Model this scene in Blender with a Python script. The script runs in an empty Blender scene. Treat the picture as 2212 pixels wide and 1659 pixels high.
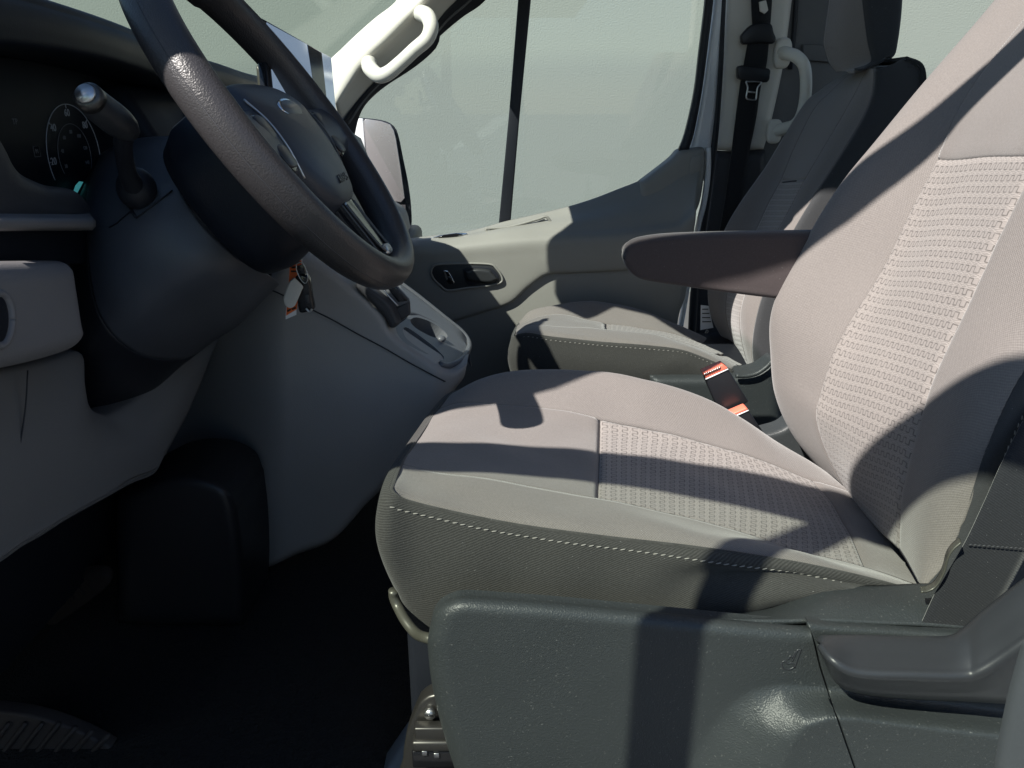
import bpy, bmesh, math, random
import numpy as np
from mathutils import Vector, Matrix
random.seed(7); rng = np.random.default_rng(7)
S = bpy.context.scene
COL = S.collection

# ------------------------------------------------------------------ camera
CAM_Z = 0.75; PITCH = math.radians(20); FPX = 1661.0      # focal length in pixels of a 2212 px wide frame
cd = bpy.data.cameras.new('camera'); cam = bpy.data.objects.new('camera', cd); COL.objects.link(cam)
cd.sensor_width = 36; cd.lens = 36*FPX/2212; cd.clip_start = .02; cd.clip_end = 500
cam.location = (0, 0, CAM_Z); cam.rotation_euler = (math.pi/2-PITCH, 0, 0)
S.camera = cam

# ------------------------------------------------------------------ sun, sky, exposure
SUN = np.array([.50, .494, -.71]); SUN /= np.linalg.norm(SUN)      # direction the light travels
sl = bpy.data.lights.new('sun', 'SUN'); sl.energy = 5.0; sl.angle = math.radians(.5); sl.color = (1, .945, .885)
so = bpy.data.objects.new('sun', sl); COL.objects.link(so)
so.rotation_euler = Vector(SUN).to_track_quat('-Z', 'Y').to_euler(); so.location = (-3, -4, 5)
W = bpy.data.worlds.new('World'); S.world = W; W.use_nodes = True
wn = W.node_tree; bg = wn.nodes['Background']; sk = wn.nodes.new('ShaderNodeTexSky')
sk.sky_type = 'NISHITA'; sk.sun_disc = False; sk.dust_density = .3; sk.ozone_density = 3.5
sk.sun_elevation = math.asin(-SUN[2]); sk.sun_rotation = math.atan2(-SUN[0], -SUN[1])
wn.links.new(sk.outputs[0], bg.inputs[0]); bg.inputs[1].default_value = .068
S.view_settings.view_transform = 'Standard'; S.view_settings.look = 'None'
S.view_settings.exposure = .95; S.view_settings.gamma = 1
S.render.engine = 'CYCLES'

# ------------------------------------------------------------------ measuring helpers
cP, sP = math.cos(PITCH), math.sin(PITCH)
def _ray(u, v):
    cx = (u-1106)/FPX; cy = (829.5-v)/FPX
    return np.array([cx, cP+sP*cy, -sP+cP*cy])
def P(u, v, Y):                      # point seen along (u, v) at lateral distance Y across the van
    r = _ray(u, v); return np.array([0, 0, CAM_Z])+r*(Y/r[1])
def PX(u, v, X):
    r = _ray(u, v); return np.array([0, 0, CAM_Z])+r*(X/r[0])
def PP(pts, Y=None):
    return [P(q[0], q[1], q[2] if len(q) > 2 else Y) for q in pts]

def cr(pts, ts):                     # Catmull-Rom at index parameters
    p = np.asarray(pts, float); n = len(p); out = []
    for t in ts:
        i = min(max(int(math.floor(t)), 0), n-2); f = t-i
        p1, p2 = p[i], p[i+1]
        p0 = p[i-1] if i > 0 else 2*p1-p2
        p3 = p[i+2] if i+2 < n else 2*p2-p1
        out.append(.5*((2*p1)+(-p0+p2)*f+(2*p0-5*p1+4*p2-p3)*f*f+(-p0+3*p1-3*p2+p3)*f**3))
    return np.array(out)
def spl(pts, n):                     # smooth, evenly resampled
    p = cr(pts, np.linspace(0, len(pts)-1, max(len(pts)*12, n*3)))
    return lin(p, n)
def lin(p, n):
    p = np.asarray(p, float)
    d = np.r_[0, np.cumsum(np.linalg.norm(np.diff(p, axis=0), axis=1))]
    s = np.linspace(0, d[-1], n)
    return np.stack([np.interp(s, d, p[:, k]) for k in range(p.shape[1])], 1)

# ------------------------------------------------------------------ object helpers
def link(o, parent=None):
    COL.objects.link(o)
    if parent is not None:
        o.parent = parent; 
        if parent.parent is None: o.matrix_parent_inverse = Matrix.Translation(-Vector(parent.location)) if parent.type == 'EMPTY' else Matrix()
    return o
def tag(o, label=None, cat=None, group=None, kind=None):
    if label: o['label'] = label
    if cat: o['category'] = cat
    if group: o['group'] = group
    if kind: o['kind'] = kind
    return o
def thing(name, loc, label, cat, group=None):
    o = bpy.data.objects.new(name, None); o.empty_display_size = .05; o.location = Vector([float(x) for x in loc])
    COL.objects.link(o); return tag(o, label, cat, group)
def mesh(name, V, Fc, mat, parent=None, smooth=True, uv=None, solid=0, bevel=0, sub=0, offset=-1):
    me = bpy.data.meshes.new(name); me.from_pydata([tuple(map(float, v)) for v in V], [], [tuple(f) for f in Fc])
    if uv is not None:
        ul = me.uv_layers.new(name='UVMap')
        idx = np.empty(len(me.loops), int); me.loops.foreach_get('vertex_index', idx)
        ul.data.foreach_set('uv', np.asarray(uv, np.float32)[idx].ravel())
    bm = bmesh.new(); bm.from_mesh(me)
    if uv is None and not solid: bmesh.ops.recalc_face_normals(bm, faces=bm.faces)
    bm.to_mesh(me); bm.free()
    me.polygons.foreach_set('use_smooth', [smooth]*len(me.polygons))
    me.materials.append(mat)
    o = bpy.data.objects.new(name, me); link(o, parent)
    if solid:
        m = o.modifiers.new('s', 'SOLIDIFY'); m.thickness = solid; m.offset = offset
    if bevel:
        m = o.modifiers.new('b', 'BEVEL'); m.width = bevel; m.segments = 3; m.limit_method = 'ANGLE'; m.angle_limit = math.radians(40); m.harden_normals = False
    if sub:
        m = o.modifiers.new('d', 'SUBSURF'); m.levels = sub; m.render_levels = sub
    return o
def gfaces(nu, nv, cu=False, cv=False):
    F = []
    for i in range(nu-(0 if cu else 1)):
        for j in range(nv-(0 if cv else 1)):
            i2, j2 = (i+1) % nu, (j+1) % nv
            F.append((i*nv+j, i*nv+j2, i2*nv+j2, i2*nv+j))
    return F
def gridmesh(name, G, mat, parent=None, solid=.003, flip=False, **kw):
    nu, nv = G.shape[:2]
    du = np.r_[0, np.cumsum(np.linalg.norm(np.diff(G, axis=0), axis=2).mean(1))]
    dv = np.r_[0, np.cumsum(np.linalg.norm(np.diff(G, axis=1), axis=2).mean(0))]
    uv = np.stack([np.tile(dv, (nu, 1)), np.tile(du[:, None], (1, nv))], -1).reshape(-1, 2)
    F = gfaces(nu, nv)
    if flip: F = [f[::-1] for f in F]
    return mesh(name, G.reshape(-1, 3), F, mat, parent, uv=uv, solid=solid, **kw)
def sgrid(ctrl, i0, i1, j0, j1, ni, nj):
    C = np.asarray(ctrl, float)
    ti, tj = np.linspace(i0, i1, ni), np.linspace(j0, j1, nj)
    R = np.stack([cr(C[i], tj) for i in range(C.shape[0])])       # rows at tj
    return np.stack([cr(R[:, j], ti) for j in range(nj)], 1)       # ni x nj x 3
def surf(name, ctrl, mat, parent=None, n=(24, 24), rng_=None, disp=None, **kw):
    C = np.asarray(ctrl, float)
    i0, i1, j0, j1 = rng_ or (0, C.shape[0]-1, 0, C.shape[1]-1)
    G = sgrid(C, i0, i1, j0, j1, *n)
    if disp is not None: G = disp(G)
    return gridmesh(name, G, mat, parent, **kw)
def tube(name, pts, r, mat, parent=None, n=40, seg=12, smoothpath=True, flat=None, squash=1.0, closed=False, **kw):
    p = spl(pts, n) if smoothpath else np.asarray(pts, float); n = len(p)
    if np.isscalar(r): R = np.full(n, r)
    else: R = np.interp(np.linspace(0, 1, n), np.linspace(0, 1, len(r)), r)
    T = np.gradient(p, axis=0); T /= np.linalg.norm(T, axis=1)[:, None]
    up = np.array(flat if flat is not None else ([0, 0, 1] if abs(T[0][2]) < .9 else [1, 0, 0]), float)
    V = []
    for i in range(n):
        x = up-T[i]*(up@T[i]); x /= np.linalg.norm(x); y = np.cross(T[i], x); 
        if flat is None: up = x
        for k in range(seg):
            a = 2*math.pi*k/seg
            V.append(p[i]+R[i]*(math.cos(a)*x*squash+math.sin(a)*y))
    F = gfaces(n, seg, closed, True)
    if not closed:
        F += [tuple(range(seg)), tuple(range((n-1)*seg, n*seg))[::-1]]
    return mesh(name, V, F, mat, parent, **kw)
def ribbon(name, A, B, mat, parent=None, n=40, solid=.0015, w=6, smoothp=True):
    a = spl(A, n) if smoothp else lin(A, n); b = spl(B, n) if smoothp else lin(B, n)
    G = np.stack([a+(b-a)*t for t in np.linspace(0, 1, w)], 1)
    return gridmesh(name, G, mat, parent, solid=solid)
def plate(name, pts3, vec, mat, parent=None, bevel=.003, smooth=True):
    """solid prism: closed outline of 3D points, thickness vector vec"""
    p = np.asarray(pts3, float); n = len(p); q = p+np.asarray(vec, float)
    V = np.r_[p, q]; F = [tuple(range(n)), tuple(range(2*n-1, n-1, -1))]
    F += [(i, n+i, n+(i+1) % n, (i+1) % n) for i in range(n)]
    return mesh(name, V, F, mat, parent, smooth=smooth, bevel=bevel)
def box(name, c, s, mat, parent=None, bevel=.004, rot=None, smooth=True):
    c = np.asarray(c, float); h = np.asarray(s, float)/2
    V = [np.array([x, y, z])*h for x in (-1, 1) for y in (-1, 1) for z in (-1, 1)]
    if rot is not None:
        R = np.array(rot.to_3x3() if hasattr(rot, 'to_3x3') else rot); V = [R@v for v in V]
    V = [c+v for v in V]
    F = [(0, 1, 3, 2), (4, 6, 7, 5), (0, 4, 5, 1), (2, 3, 7, 6), (0, 2, 6, 4), (1, 5, 7, 3)]
    return mesh(name, V, F, mat, parent, bevel=bevel, smooth=smooth)
def blob(name, c, rad, mat, parent=None, R=None, nu=14, nv=20, pw=1.0):
    V = []; F = []
    for i in range(nu+1):
        th = math.pi*i/nu
        for j in range(nv):
            ph = 2*math.pi*j/nv
            q = np.array([math.sin(th)*math.cos(ph), math.sin(th)*math.sin(ph), math.cos(th)])
            q = np.sign(q)*np.abs(q)**pw*np.asarray(rad)
            if R is not None: q = np.asarray(R)@q
            V.append(np.asarray(c)+q)
    return mesh(name, V, gfaces(nu+1, nv, False, True), mat, parent)
def coons(name, top, bot, left, right, Y0, mat, parent=None, nu=50, nv=50, r=.012, depth=.03, extra=None, grow=.0, X0=None, hard=()):
    """panel bounded by four measured curves, edges rounded back with radius r; extra(u,v)->offset in m away from the camera"""
    e = np.linspace(0, 1, nv); e = e+grow*np.sin(2*math.pi*e)/(2*math.pi)*-1; f = np.linspace(0, 1, nu); f = f+grow*np.sin(2*math.pi*f)/(2*math.pi)*-1
    def rs(p, ts):
        q = spl(p, 200); return np.stack([np.interp(ts, np.linspace(0, 1, 200), q[:, k]) for k in (0, 1)], 1)
    T, B, Lf, R = rs(top, e), rs(bot, e), rs(left, f), rs(right, f)
    A = np.zeros((nu, nv, 2))
    for i in range(nu):
        for j in range(nv):
            s, t = f[i], e[j]
            A[i, j] = (1-s)*T[j]+s*B[j]+(1-t)*Lf[i]+t*R[i]-((1-s)*(1-t)*T[0]+(1-s)*t*T[-1]+s*(1-t)*B[0]+s*t*B[-1])
    G = np.array([[P(A[i, j, 0], A[i, j, 1], Y0(*A[i, j]) if callable(Y0) else Y0) if X0 is None else PX(A[i, j, 0], A[i, j, 1], X0) for j in range(nv)] for i in range(nu)])
    E = []
    if 'top' not in hard: E.append(G[0])
    if 'bot' not in hard: E.append(G[-1])
    if 'left' not in hard: E.append(G[:, 0])
    if 'right' not in hard: E.append(G[:, -1])
    off = np.zeros((nu, nv))
    if E and r > 0:
        sg = [lin(x, 160) for x in E]; a_ = np.concatenate([x[:-1] for x in sg]); b_ = np.concatenate([x[1:] for x in sg]); ab = b_-a_; l2 = (ab**2).sum(1)+1e-12
        D = np.zeros((nu, nv))
        for i in range(nu):
            for j in range(nv):
                w = G[i, j]-a_; t = np.clip((w*ab).sum(1)/l2, 0, 1); D[i, j] = np.sqrt(((w-t[:, None]*ab)**2).sum(1).min())
        q = np.clip(D/r, 0, 1); off = r*(1-np.sqrt(np.clip(1-(1-q)**2, 0, 1)))
    if extra is not None:
        off = off+np.array([[extra(*A[i, j]) for j in range(nv)] for i in range(nu)])
    dr = np.array([0, 1, 0]) if X0 is None else np.array([-1, 0, 0])
    if X0 is None: G = np.array([[P(A[i, j, 0], A[i, j, 1], G[i, j, 1]+off[i, j]) for j in range(nv)] for i in range(nu)])
    else: G = G+off[..., None]*dr
    V = G.reshape(-1, 3); F = gfaces(nu, nv)
    lp = [j for j in range(nv)]+[i*nv+nv-1 for i in range(1, nu)]+[(nu-1)*nv+j for j in range(nv-2, -1, -1)]+[i*nv for i in range(nu-2, 0, -1)]
    k = len(V); V = np.r_[V, V[lp]+dr*depth]; m = len(lp)
    F += [(lp[i], k+i, k+(i+1) % m, lp[(i+1) % m]) for i in range(m)]
    return mesh(name, V, F, mat, parent)
def text(name, body, o, xa, ya, size, mat, parent=None, ext=.0003):
    c = bpy.data.curves.new(name, 'FONT'); c.body = body; c.size = size; c.extrude = ext; c.align_x = 'CENTER'; c.align_y = 'CENTER'; c.resolution_u = 3
    t = bpy.data.objects.new(name, c); COL.objects.link(t)
    bpy.context.view_layer.update()
    me = bpy.data.meshes.new_from_object(t.evaluated_get(bpy.context.evaluated_depsgraph_get()))
    bpy.data.objects.remove(t); bpy.data.curves.remove(c)
    xa, ya = np.asarray(xa, float), np.asarray(ya, float); xa = xa/np.linalg.norm(xa); ya = ya-xa*(xa@ya); ya /= np.linalg.norm(ya); za = np.cross(xa, ya)
    for v in me.vertices: v.co = Vector(np.asarray(o)+xa*v.co.x+ya*v.co.y+za*v.co.z)
    me.materials.clear(); me.materials.append(mat); me.name = name
    return link(bpy.data.objects.new(name, me), parent)
def stitches(name, path, mat, parent, L=.0042, gap=.0022, r=.0007, tilt=.0006, out=(0, -.0008, .0004)):
    q = lin(path, 900); d = np.r_[0, np.cumsum(np.linalg.norm(np.diff(q, axis=0), axis=1))]
    V, F = [], []; s = 0
    at = lambda x: np.array([np.interp(x, d, q[:, k]) for k in range(3)])
    while s+L < d[-1]:
        a, b = at(s), at(s+L); t = b-a; t /= np.linalg.norm(t); y = np.cross(t, [0, 1, .2]); y /= np.linalg.norm(y); z = np.cross(t, y); o = np.asarray(out)
        k = len(V)
        for f, rr in ((0, .4), (.25, 1), (.75, 1), (1, .4)):
            c = a+(b-a)*f+o*(math.sin(math.pi*f)*.8+.3)+y*tilt*(f-.5)*2
            V += [c+rr*r*(math.cos(g)*y+math.sin(g)*z) for g in np.arange(5)*2*math.pi/5]
        for i in range(3): F += [(k+i*5+j, k+i*5+(j+1) % 5, k+i*5+5+(j+1) % 5, k+i*5+5+j) for j in range(5)]
        s += L+gap*random.uniform(.85, 1.15)
    return tag(mesh(name, V, F, mat, parent), kind='stuff')

# ------------------------------------------------------------------ materials
def newmat(name):
    m = bpy.data.materials.new(name); m.use_nodes = True; nt = m.node_tree
    return m, nt, nt.nodes['Principled BSDF']
def nd(nt, t, props=None, **ins):
    n = nt.nodes.new(t)
    for k, v in (props or {}).items(): setattr(n, k, v)
    for k, v in ins.items():
        s = n.inputs[int(k[1:])] if k[0] == 'i' and k[1:].isdigit() else n.inputs[k]
        if hasattr(v, 'is_output') or isinstance(v, bpy.types.NodeSocket): nt.links.new(v, s)
        else: s.default_value = v
    return n
def mth(nt, op, a, b=0.0, c=0.0):
    return nd(nt, 'ShaderNodeMath', {'operation': op}, i0=a, i1=b, i2=c).outputs[0]
def rgba(c): return (c[0], c[1], c[2], 1)
def mix(nt, f, a, b):
    n = nd(nt, 'ShaderNodeMix', {'data_type': 'RGBA'}, i0=f)
    for s, v in ((n.inputs[6], a), (n.inputs[7], b)):
        if isinstance(v, bpy.types.NodeSocket): nt.links.new(v, s)
        else: s.default_value = rgba(v)
    return n.outputs[2]
def plastic(name, c, rough=.5, grain=700, bump=.25, spec=.4, var=.12, flecks=0.0, kind='voronoi', dist=.0006, coat=0):
    m, nt, b = newmat(name); tc = nd(nt, 'ShaderNodeTexCoord').outputs['Object']
    big = nd(nt, 'ShaderNodeTexNoise', None, Vector=tc, Scale=7.0, Detail=4.0).outputs[0]
    col = mix(nt, big, [x*(1-var) for x in c], [x*(1+var) for x in c])
    if flecks:  # pale flecks painted in for the glinting grain
        sp = nd(nt, 'ShaderNodeTexNoise', None, Vector=tc, Scale=420.0, Detail=2.0).outputs[0]
        sp = nd(nt, 'ShaderNodeMapRange', None, Value=sp, i1=.66, i2=.78, i3=0.0, i4=flecks).outputs[0]
        col = mix(nt, sp, col, (.35, .35, .33))
    nt.links.new(col, b.inputs['Base Color'])
    rg = nd(nt, 'ShaderNodeMapRange', None, Value=big, i1=.3, i2=.7, i3=rough*.88, i4=min(1, rough*1.1)).outputs[0]
    nt.links.new(rg, b.inputs['Roughness'])
    b.inputs['Specular IOR Level'].default_value = spec
    if coat: b.inputs['Coat Weight'].default_value = coat
    if bump:
        h = nd(nt, 'ShaderNodeTexVoronoi', {'feature': 'SMOOTH_F1'}, Vector=tc, Scale=float(grain)).outputs[0] if kind == 'voronoi' else nd(nt, 'ShaderNodeTexNoise', None, Vector=tc, Scale=float(grain), Detail=3.0).outputs[0]
        h2 = nd(nt, 'ShaderNodeTexNoise', None, Vector=tc, Scale=grain*.45, Detail=2.0).outputs[0]
        hh = mth(nt, 'ADD', h, mth(nt, 'MULTIPLY', h2, .8))
        bp = nd(nt, 'ShaderNodeBump', None, Strength=bump, Distance=dist, Height=hh).outputs[0]
        nt.links.new(bp, b.inputs['Normal'])
    return m
def fabric(name, c, twill=None, weave=.0016, bump=.35, speck=.25, var=.08, sheen=.25):
    m, nt, b = newmat(name); uv = nd(nt, 'ShaderNodeTexCoord').outputs['UV']; ob = nd(nt, 'ShaderNodeTexCoord').outputs['Object']
    x = nd(nt, 'ShaderNodeSeparateXYZ', None, Vector=uv); U, V = x.outputs[0], x.outputs[1]
    big = nd(nt, 'ShaderNodeTexNoise', None, Vector=ob, Scale=9.0, Detail=5.0).outputs[0]
    fine = nd(nt, 'ShaderNodeTexNoise', None, Vector=ob, Scale=480.0, Detail=3.0).outputs[0]
    k = 2*math.pi/weave
    if twill:
        ph = mth(nt, 'ADD', mth(nt, 'MULTIPLY', U, 2*math.pi/twill*.5), mth(nt, 'MULTIPLY', V, 2*math.pi/twill))
        wob = mth(nt, 'MULTIPLY', nd(nt, 'ShaderNodeTexNoise', None, Vector=ob, Scale=90.0).outputs[0], 5.0)
        w = mth(nt, 'SINE', mth(nt, 'ADD', ph, wob))
    else:
        w = mth(nt, 'MULTIPLY', mth(nt, 'SINE', mth(nt, 'MULTIPLY', U, k)), mth(nt, 'SINE', mth(nt, 'MULTIPLY', V, k)))
    w01 = mth(nt, 'MULTIPLY_ADD', w, .5, .5)
    f = mth(nt, 'ADD', mth(nt, 'MULTIPLY', w01, .45), mth(nt, 'MULTIPLY', fine, .55))
    col = mix(nt, f, [q*(1-speck) for q in c], [q*(1+speck) for q in c])
    col = mix(nt, mth(nt, 'MULTIPLY', big, var*2), col, [q*.8 for q in c])
    lint = nd(nt, 'ShaderNodeTexNoise', None, Vector=ob, Scale=520.0, Detail=1.0).outputs[0]
    lint = nd(nt, 'ShaderNodeMapRange', None, Value=lint, i1=.76, i2=.80, i3=0.0, i4=.25).outputs[0]
    col = mix(nt, lint, col, (.55, .54, .52))
    nt.links.new(col, b.inputs['Base Color'])
    b.inputs['Roughness'].default_value = .92; b.inputs['Specular IOR Level'].default_value = .15
    b.inputs['Sheen Weight'].default_value = sheen; b.inputs['Sheen Roughness'].default_value = .5
    bp = nd(nt, 'ShaderNodeBump', None, Strength=bump, Distance=.0006, Height=f).outputs[0]
    nt.links.new(bp, b.inputs['Normal'])
    return m
def insert_fabric(name, c_hi, c_lo, c_line, row=.0125, per=.0115):
    m, nt, b = newmat(name); uv = nd(nt, 'ShaderNodeTexCoord').outputs['UV']; ob = nd(nt, 'ShaderNodeTexCoord').outputs['Object']
    nz = nd(nt, 'ShaderNodeTexNoise', None, Vector=ob, Scale=70.0, Detail=2.0)
    wv = nd(nt, 'ShaderNodeVectorMath', {'operation': 'MULTIPLY_ADD'}, i0=nz.outputs['Color'], i1=(.0016, .0016, 0), i2=uv).outputs[0]
    x = nd(nt, 'ShaderNodeSeparateXYZ', None, Vector=wv); U, V = x.outputs[0], x.outputs[1]
    y = mth(nt, 'DIVIDE', V, row); yi = mth(nt, 'FLOOR', y); yf = mth(nt, 'FRACT', y)
    xs = mth(nt, 'ADD', mth(nt, 'DIVIDE', U, per), mth(nt, 'MULTIPLY', yi, .37)); xf = mth(nt, 'FRACT', xs)
    half = mth(nt, 'GREATER_THAN', xf, .5)
    yt = mth(nt, 'SUBTRACT', .78, mth(nt, 'MULTIPLY', half, .48))
    hseg = mth(nt, 'LESS_THAN', mth(nt, 'ABSOLUTE', mth(nt, 'SUBTRACT', yf, yt)), .055)
    dx = mth(nt, 'MINIMUM', mth(nt, 'MINIMUM', xf, mth(nt, 'SUBTRACT', 1.0, xf)), mth(nt, 'ABSOLUTE', mth(nt, 'SUBTRACT', xf, .5)))
    vs = mth(nt, 'MULTIPLY', mth(nt, 'LESS_THAN', dx, .055), mth(nt, 'MULTIPLY', mth(nt, 'GREATER_THAN', yf, .28), mth(nt, 'LESS_THAN', yf, .8)))
    line = mth(nt, 'MAXIMUM', hseg, vs)
    # wavy ribs between the meander rows
    wob = mth(nt, 'MULTIPLY', mth(nt, 'SINE', mth(nt, 'MULTIPLY', xs, 2*math.pi)), .05)
    rib = mth(nt, 'SINE', mth(nt, 'MULTIPLY', mth(nt, 'ADD', yf, wob), 2*math.pi*6))
    band = mth(nt, 'MAXIMUM', mth(nt, 'LESS_THAN', yf, .22), mth(nt, 'GREATER_THAN', yf, .86))
    ribs = mth(nt, 'MULTIPLY', band, mth(nt, 'MULTIPLY_ADD', rib, .5, .5))
    fine = nd(nt, 'ShaderNodeTexNoise', None, Vector=ob, Scale=900.0, Detail=2.0).outputs[0]
    col = mix(nt, mth(nt, 'ADD', mth(nt, 'MULTIPLY', band, .6), mth(nt, 'MULTIPLY', fine, .4)), c_lo, c_hi)
    col = mix(nt, mth(nt, 'MULTIPLY', mth(nt, 'SUBTRACT', 1.0, rib), mth(nt, 'MULTIPLY', band, .24)), col, c_line)
    brk = nd(nt, 'ShaderNodeMapRange', None, Value=nd(nt, 'ShaderNodeTexNoise', None, Vector=ob, Scale=160.0).outputs[0], i1=.3, i2=.55, i3=.5, i4=1.0).outputs[0]
    col = mix(nt, mth(nt, 'MULTIPLY', line, brk), col, c_line)
    nt.links.new(col, b.inputs['Base Color'])
    b.inputs['Roughness'].default_value = .9; b.inputs['Specular IOR Level'].default_value = .15; b.inputs['Sheen Weight'].default_value = .25
    h = mth(nt, 'SUBTRACT', mth(nt, 'ADD', mth(nt, 'MULTIPLY', ribs, .5), mth(nt, 'MULTIPLY', fine, .35)), line)
    nt.links.new(nd(nt, 'ShaderNodeBump', None, Strength=.5, Distance=.0008, Height=h).outputs[0], b.inputs['Normal'])
    return m
def simple(name, c, rough=.5, metal=0.0, spec=.5, emit=0):
    m, nt, b = newmat(name); b.inputs['Base Color'].default_value = rgba(c); b.inputs['Roughness'].default_value = rough
    b.inputs['Metallic'].default_value = metal; b.inputs['Specular IOR Level'].default_value = spec
    tc = nd(nt, 'ShaderNodeTexCoord').outputs['Object']
    n = nd(nt, 'ShaderNodeTexNoise', None, Vector=tc, Scale=60.0, Detail=3.0).outputs[0]
    nt.links.new(nd(nt, 'ShaderNodeMapRange', None, Value=n, i3=rough*.8, i4=min(1, rough*1.25)).outputs[0], b.inputs['Roughness'])
    if emit: b.inputs['Emission Color'].default_value = rgba(c); b.inputs['Emission Strength'].default_value = emit
    return m
def glassmat(name, tint=(1, 1, 1), refl=.05):
    m = bpy.data.materials.new(name); m.use_nodes = True; nt = m.node_tree; nt.nodes.remove(nt.nodes['Principled BSDF'])
    t = nd(nt, 'ShaderNodeBsdfTransparent', None, Color=rgba(tint)); g = nd(nt, 'ShaderNodeBsdfGlossy', None, Roughness=.02)
    mx = nd(nt, 'ShaderNodeMixShader', None, i0=refl); nt.links.new(t.outputs[0], mx.inputs[1]); nt.links.new(g.outputs[0], mx.inputs[2])
    nt.links.new(mx.outputs[0], nt.nodes['Material Output'].inputs[0]); return m

M = {}
M['light'] = fabric('grey_seat_cloth', (.192, .174, .163), weave=.0028, bump=.8, speck=.38)
M['twill'] = fabric('charcoal_twill', (.052, .051, .048), twill=.0022, speck=.6, bump=.8, sheen=.12)
M['side'] = fabric('dark_seat_side_cloth', (.045, .047, .05), weave=.002, speck=.4)
M['arm'] = fabric('armrest_cloth', (.062, .05, .05), weave=.0014, speck=.4)
M['insert'] = insert_fabric('patterned_insert', (.345, .312, .29), (.25, .225, .21), (.12, .108, .10))
M['thread'] = simple('pale_thread', (.31, .295, .27), .9, spec=.1)
M['valance'] = plastic('grained_dark_plastic', (.037, .042, .044), rough=.48, grain=760, bump=.55, spec=.5, flecks=.3, dist=.0007)
M['lever'] = plastic('satin_dark_plastic', (.032, .034, .039), rough=.42, grain=1600, bump=.1, spec=.5)
M['wheel'] = plastic('black_leather', (.036, .034, .036), rough=.36, grain=760, bump=.36, spec=.5, dist=.0008)
M['pad'] = plastic('airbag_pad_plastic', (.034, .041, .055), rough=.45, grain=1200, bump=.2, spec=.45)
M['dash'] = plastic('black_dash_plastic', (.009, .012, .019), rough=.5, grain=900, bump=.2, spec=.2)
M['shroud'] = plastic('column_shroud_plastic', (.06, .066, .08), rough=.42, grain=1000, bump=.2, spec=.5)
M['fascia'] = plastic('dark_grey_fascia', (.045, .045, .05), rough=.55, grain=900, bump=.25)
M['knee'] = plastic('mid_grey_plastic', (.175, .172, .18), rough=.55, grain=900, bump=.3)
M['lower'] = plastic('lower_dash_plastic', (.14, .14, .142), rough=.6, grain=900, bump=.3)
M['console'] = plastic('console_plastic', (.29, .28, .27), rough=.5, grain=900, bump=.3)
M['tray'] = plastic('tray_plastic', (.11, .115, .125), rough=.4, grain=900, bump=.25)
M['carpet'] = plastic('black_carpet', (.028, .028, .029), rough=.98, grain=260, bump=1, spec=.05, kind='noise', dist=.006)
M['rubber'] = plastic('black_rubber', (.045, .038, .036), rough=.6, grain=500, bump=.3)
M['door'] = plastic('beige_grey_door_plastic', (.26, .255, .232), rough=.5, grain=900, bump=.3, spec=.35)
M['doordark'] = plastic('dark_door_plastic', (.03, .032, .034), rough=.4, grain=900, bump=.2)
M['trim'] = plastic('pale_trim_plastic', (.72, .69, .62), rough=.5, grain=900, bump=.15, spec=.35)
M['handle'] = plastic('cream_handle_plastic', (.76, .74, .67), rough=.4, grain=900, bump=.08, spec=.4)
M['seal'] = plastic('black_seal_rubber', (.012, .014, .02), rough=.5, grain=600, bump=.2)
M['paint'] = simple('white_paint', (.72, .74, .76), .25, spec=.6)
M['headliner'] = fabric('headliner_cloth', (.2, .2, .2))
M['belt'] = fabric('black_webbing', (.02, .021, .024), twill=.0022, speck=.4, bump=.6)
M['beltpl'] = plastic('belt_plastic', (.014, .015, .018), rough=.35, grain=900, bump=.1)
M['steel'] = simple('brushed_steel', (.6, .6, .6), .35, 1.0)
M['darksteel'] = simple('dark_steel', (.10, .095, .09), .38, .8)
M['chrome'] = simple('chrome', (.75, .76, .78), .12, 1.0)
M['gloss'] = simple('gloss_black', (.012, .012, .014), .12)
M['red'] = simple('orange_red_plastic', (.85, .2, .13), .4)
M['orange'] = simple('orange_tag_paper', (.85, .16, .03), .6)
M['white'] = simple('white_plastic', (.62, .58, .53), .5)
M['ink'] = simple('black_ink', (.02, .02, .02), .6)
M['gauge'] = simple('gauge_print', (.42, .45, .5), .6)
M['dimgauge'] = simple('dim_gauge_print', (.16, .17, .2), .6)
M['cyan'] = simple('teal_needle', (.12, .62, .66), .4, emit=.12)
M['clear'] = simple('clear_plastic', (.75, .75, .75), .2)
M['glass'] = glassmat('window_glass', (.97, .985, .975), .03); M['screenglass'] = glassmat('windscreen_glass', (.83, .865, .845), .03); M['tint'] = glassmat('green_tinted_glass', (.79, .83, .785), .04)
M['screen'] = simple('screen_sky_glow', (.15, .20, .27), .12, spec=.3, emit=.55)  # emission stands in for the sky reflected in the screen
M['screenrefl'] = simple('painted_pillar_reflection', (.03, .035, .045), .12, spec=.3)  # dark tone painted for the pillar reflected in the screen
M['mirror'] = simple('mirror_glass', (.36, .35, .355), .25, .4)
M['pedal'] = plastic('worn_pedal_rubber', (.02, .0155, .014), rough=.7, grain=500, bump=.3, spec=.2)
M['fascia_black'] = plastic('black_duct_plastic', (.014, .015, .018), rough=.4, grain=800, bump=.15)
M['shadepaint'] = simple('shaded_white_paint', (.2, .24, .29), .3)  # white body paint with its bluish shade put into the colour
M['seat_edge'] = plastic('grey_weather_strip', (.07, .076, .085), rough=.4, grain=900, bump=.1)
M['tube'] = simple('khaki_steel_tube', (.09, .088, .072), .35, .3)

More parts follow.
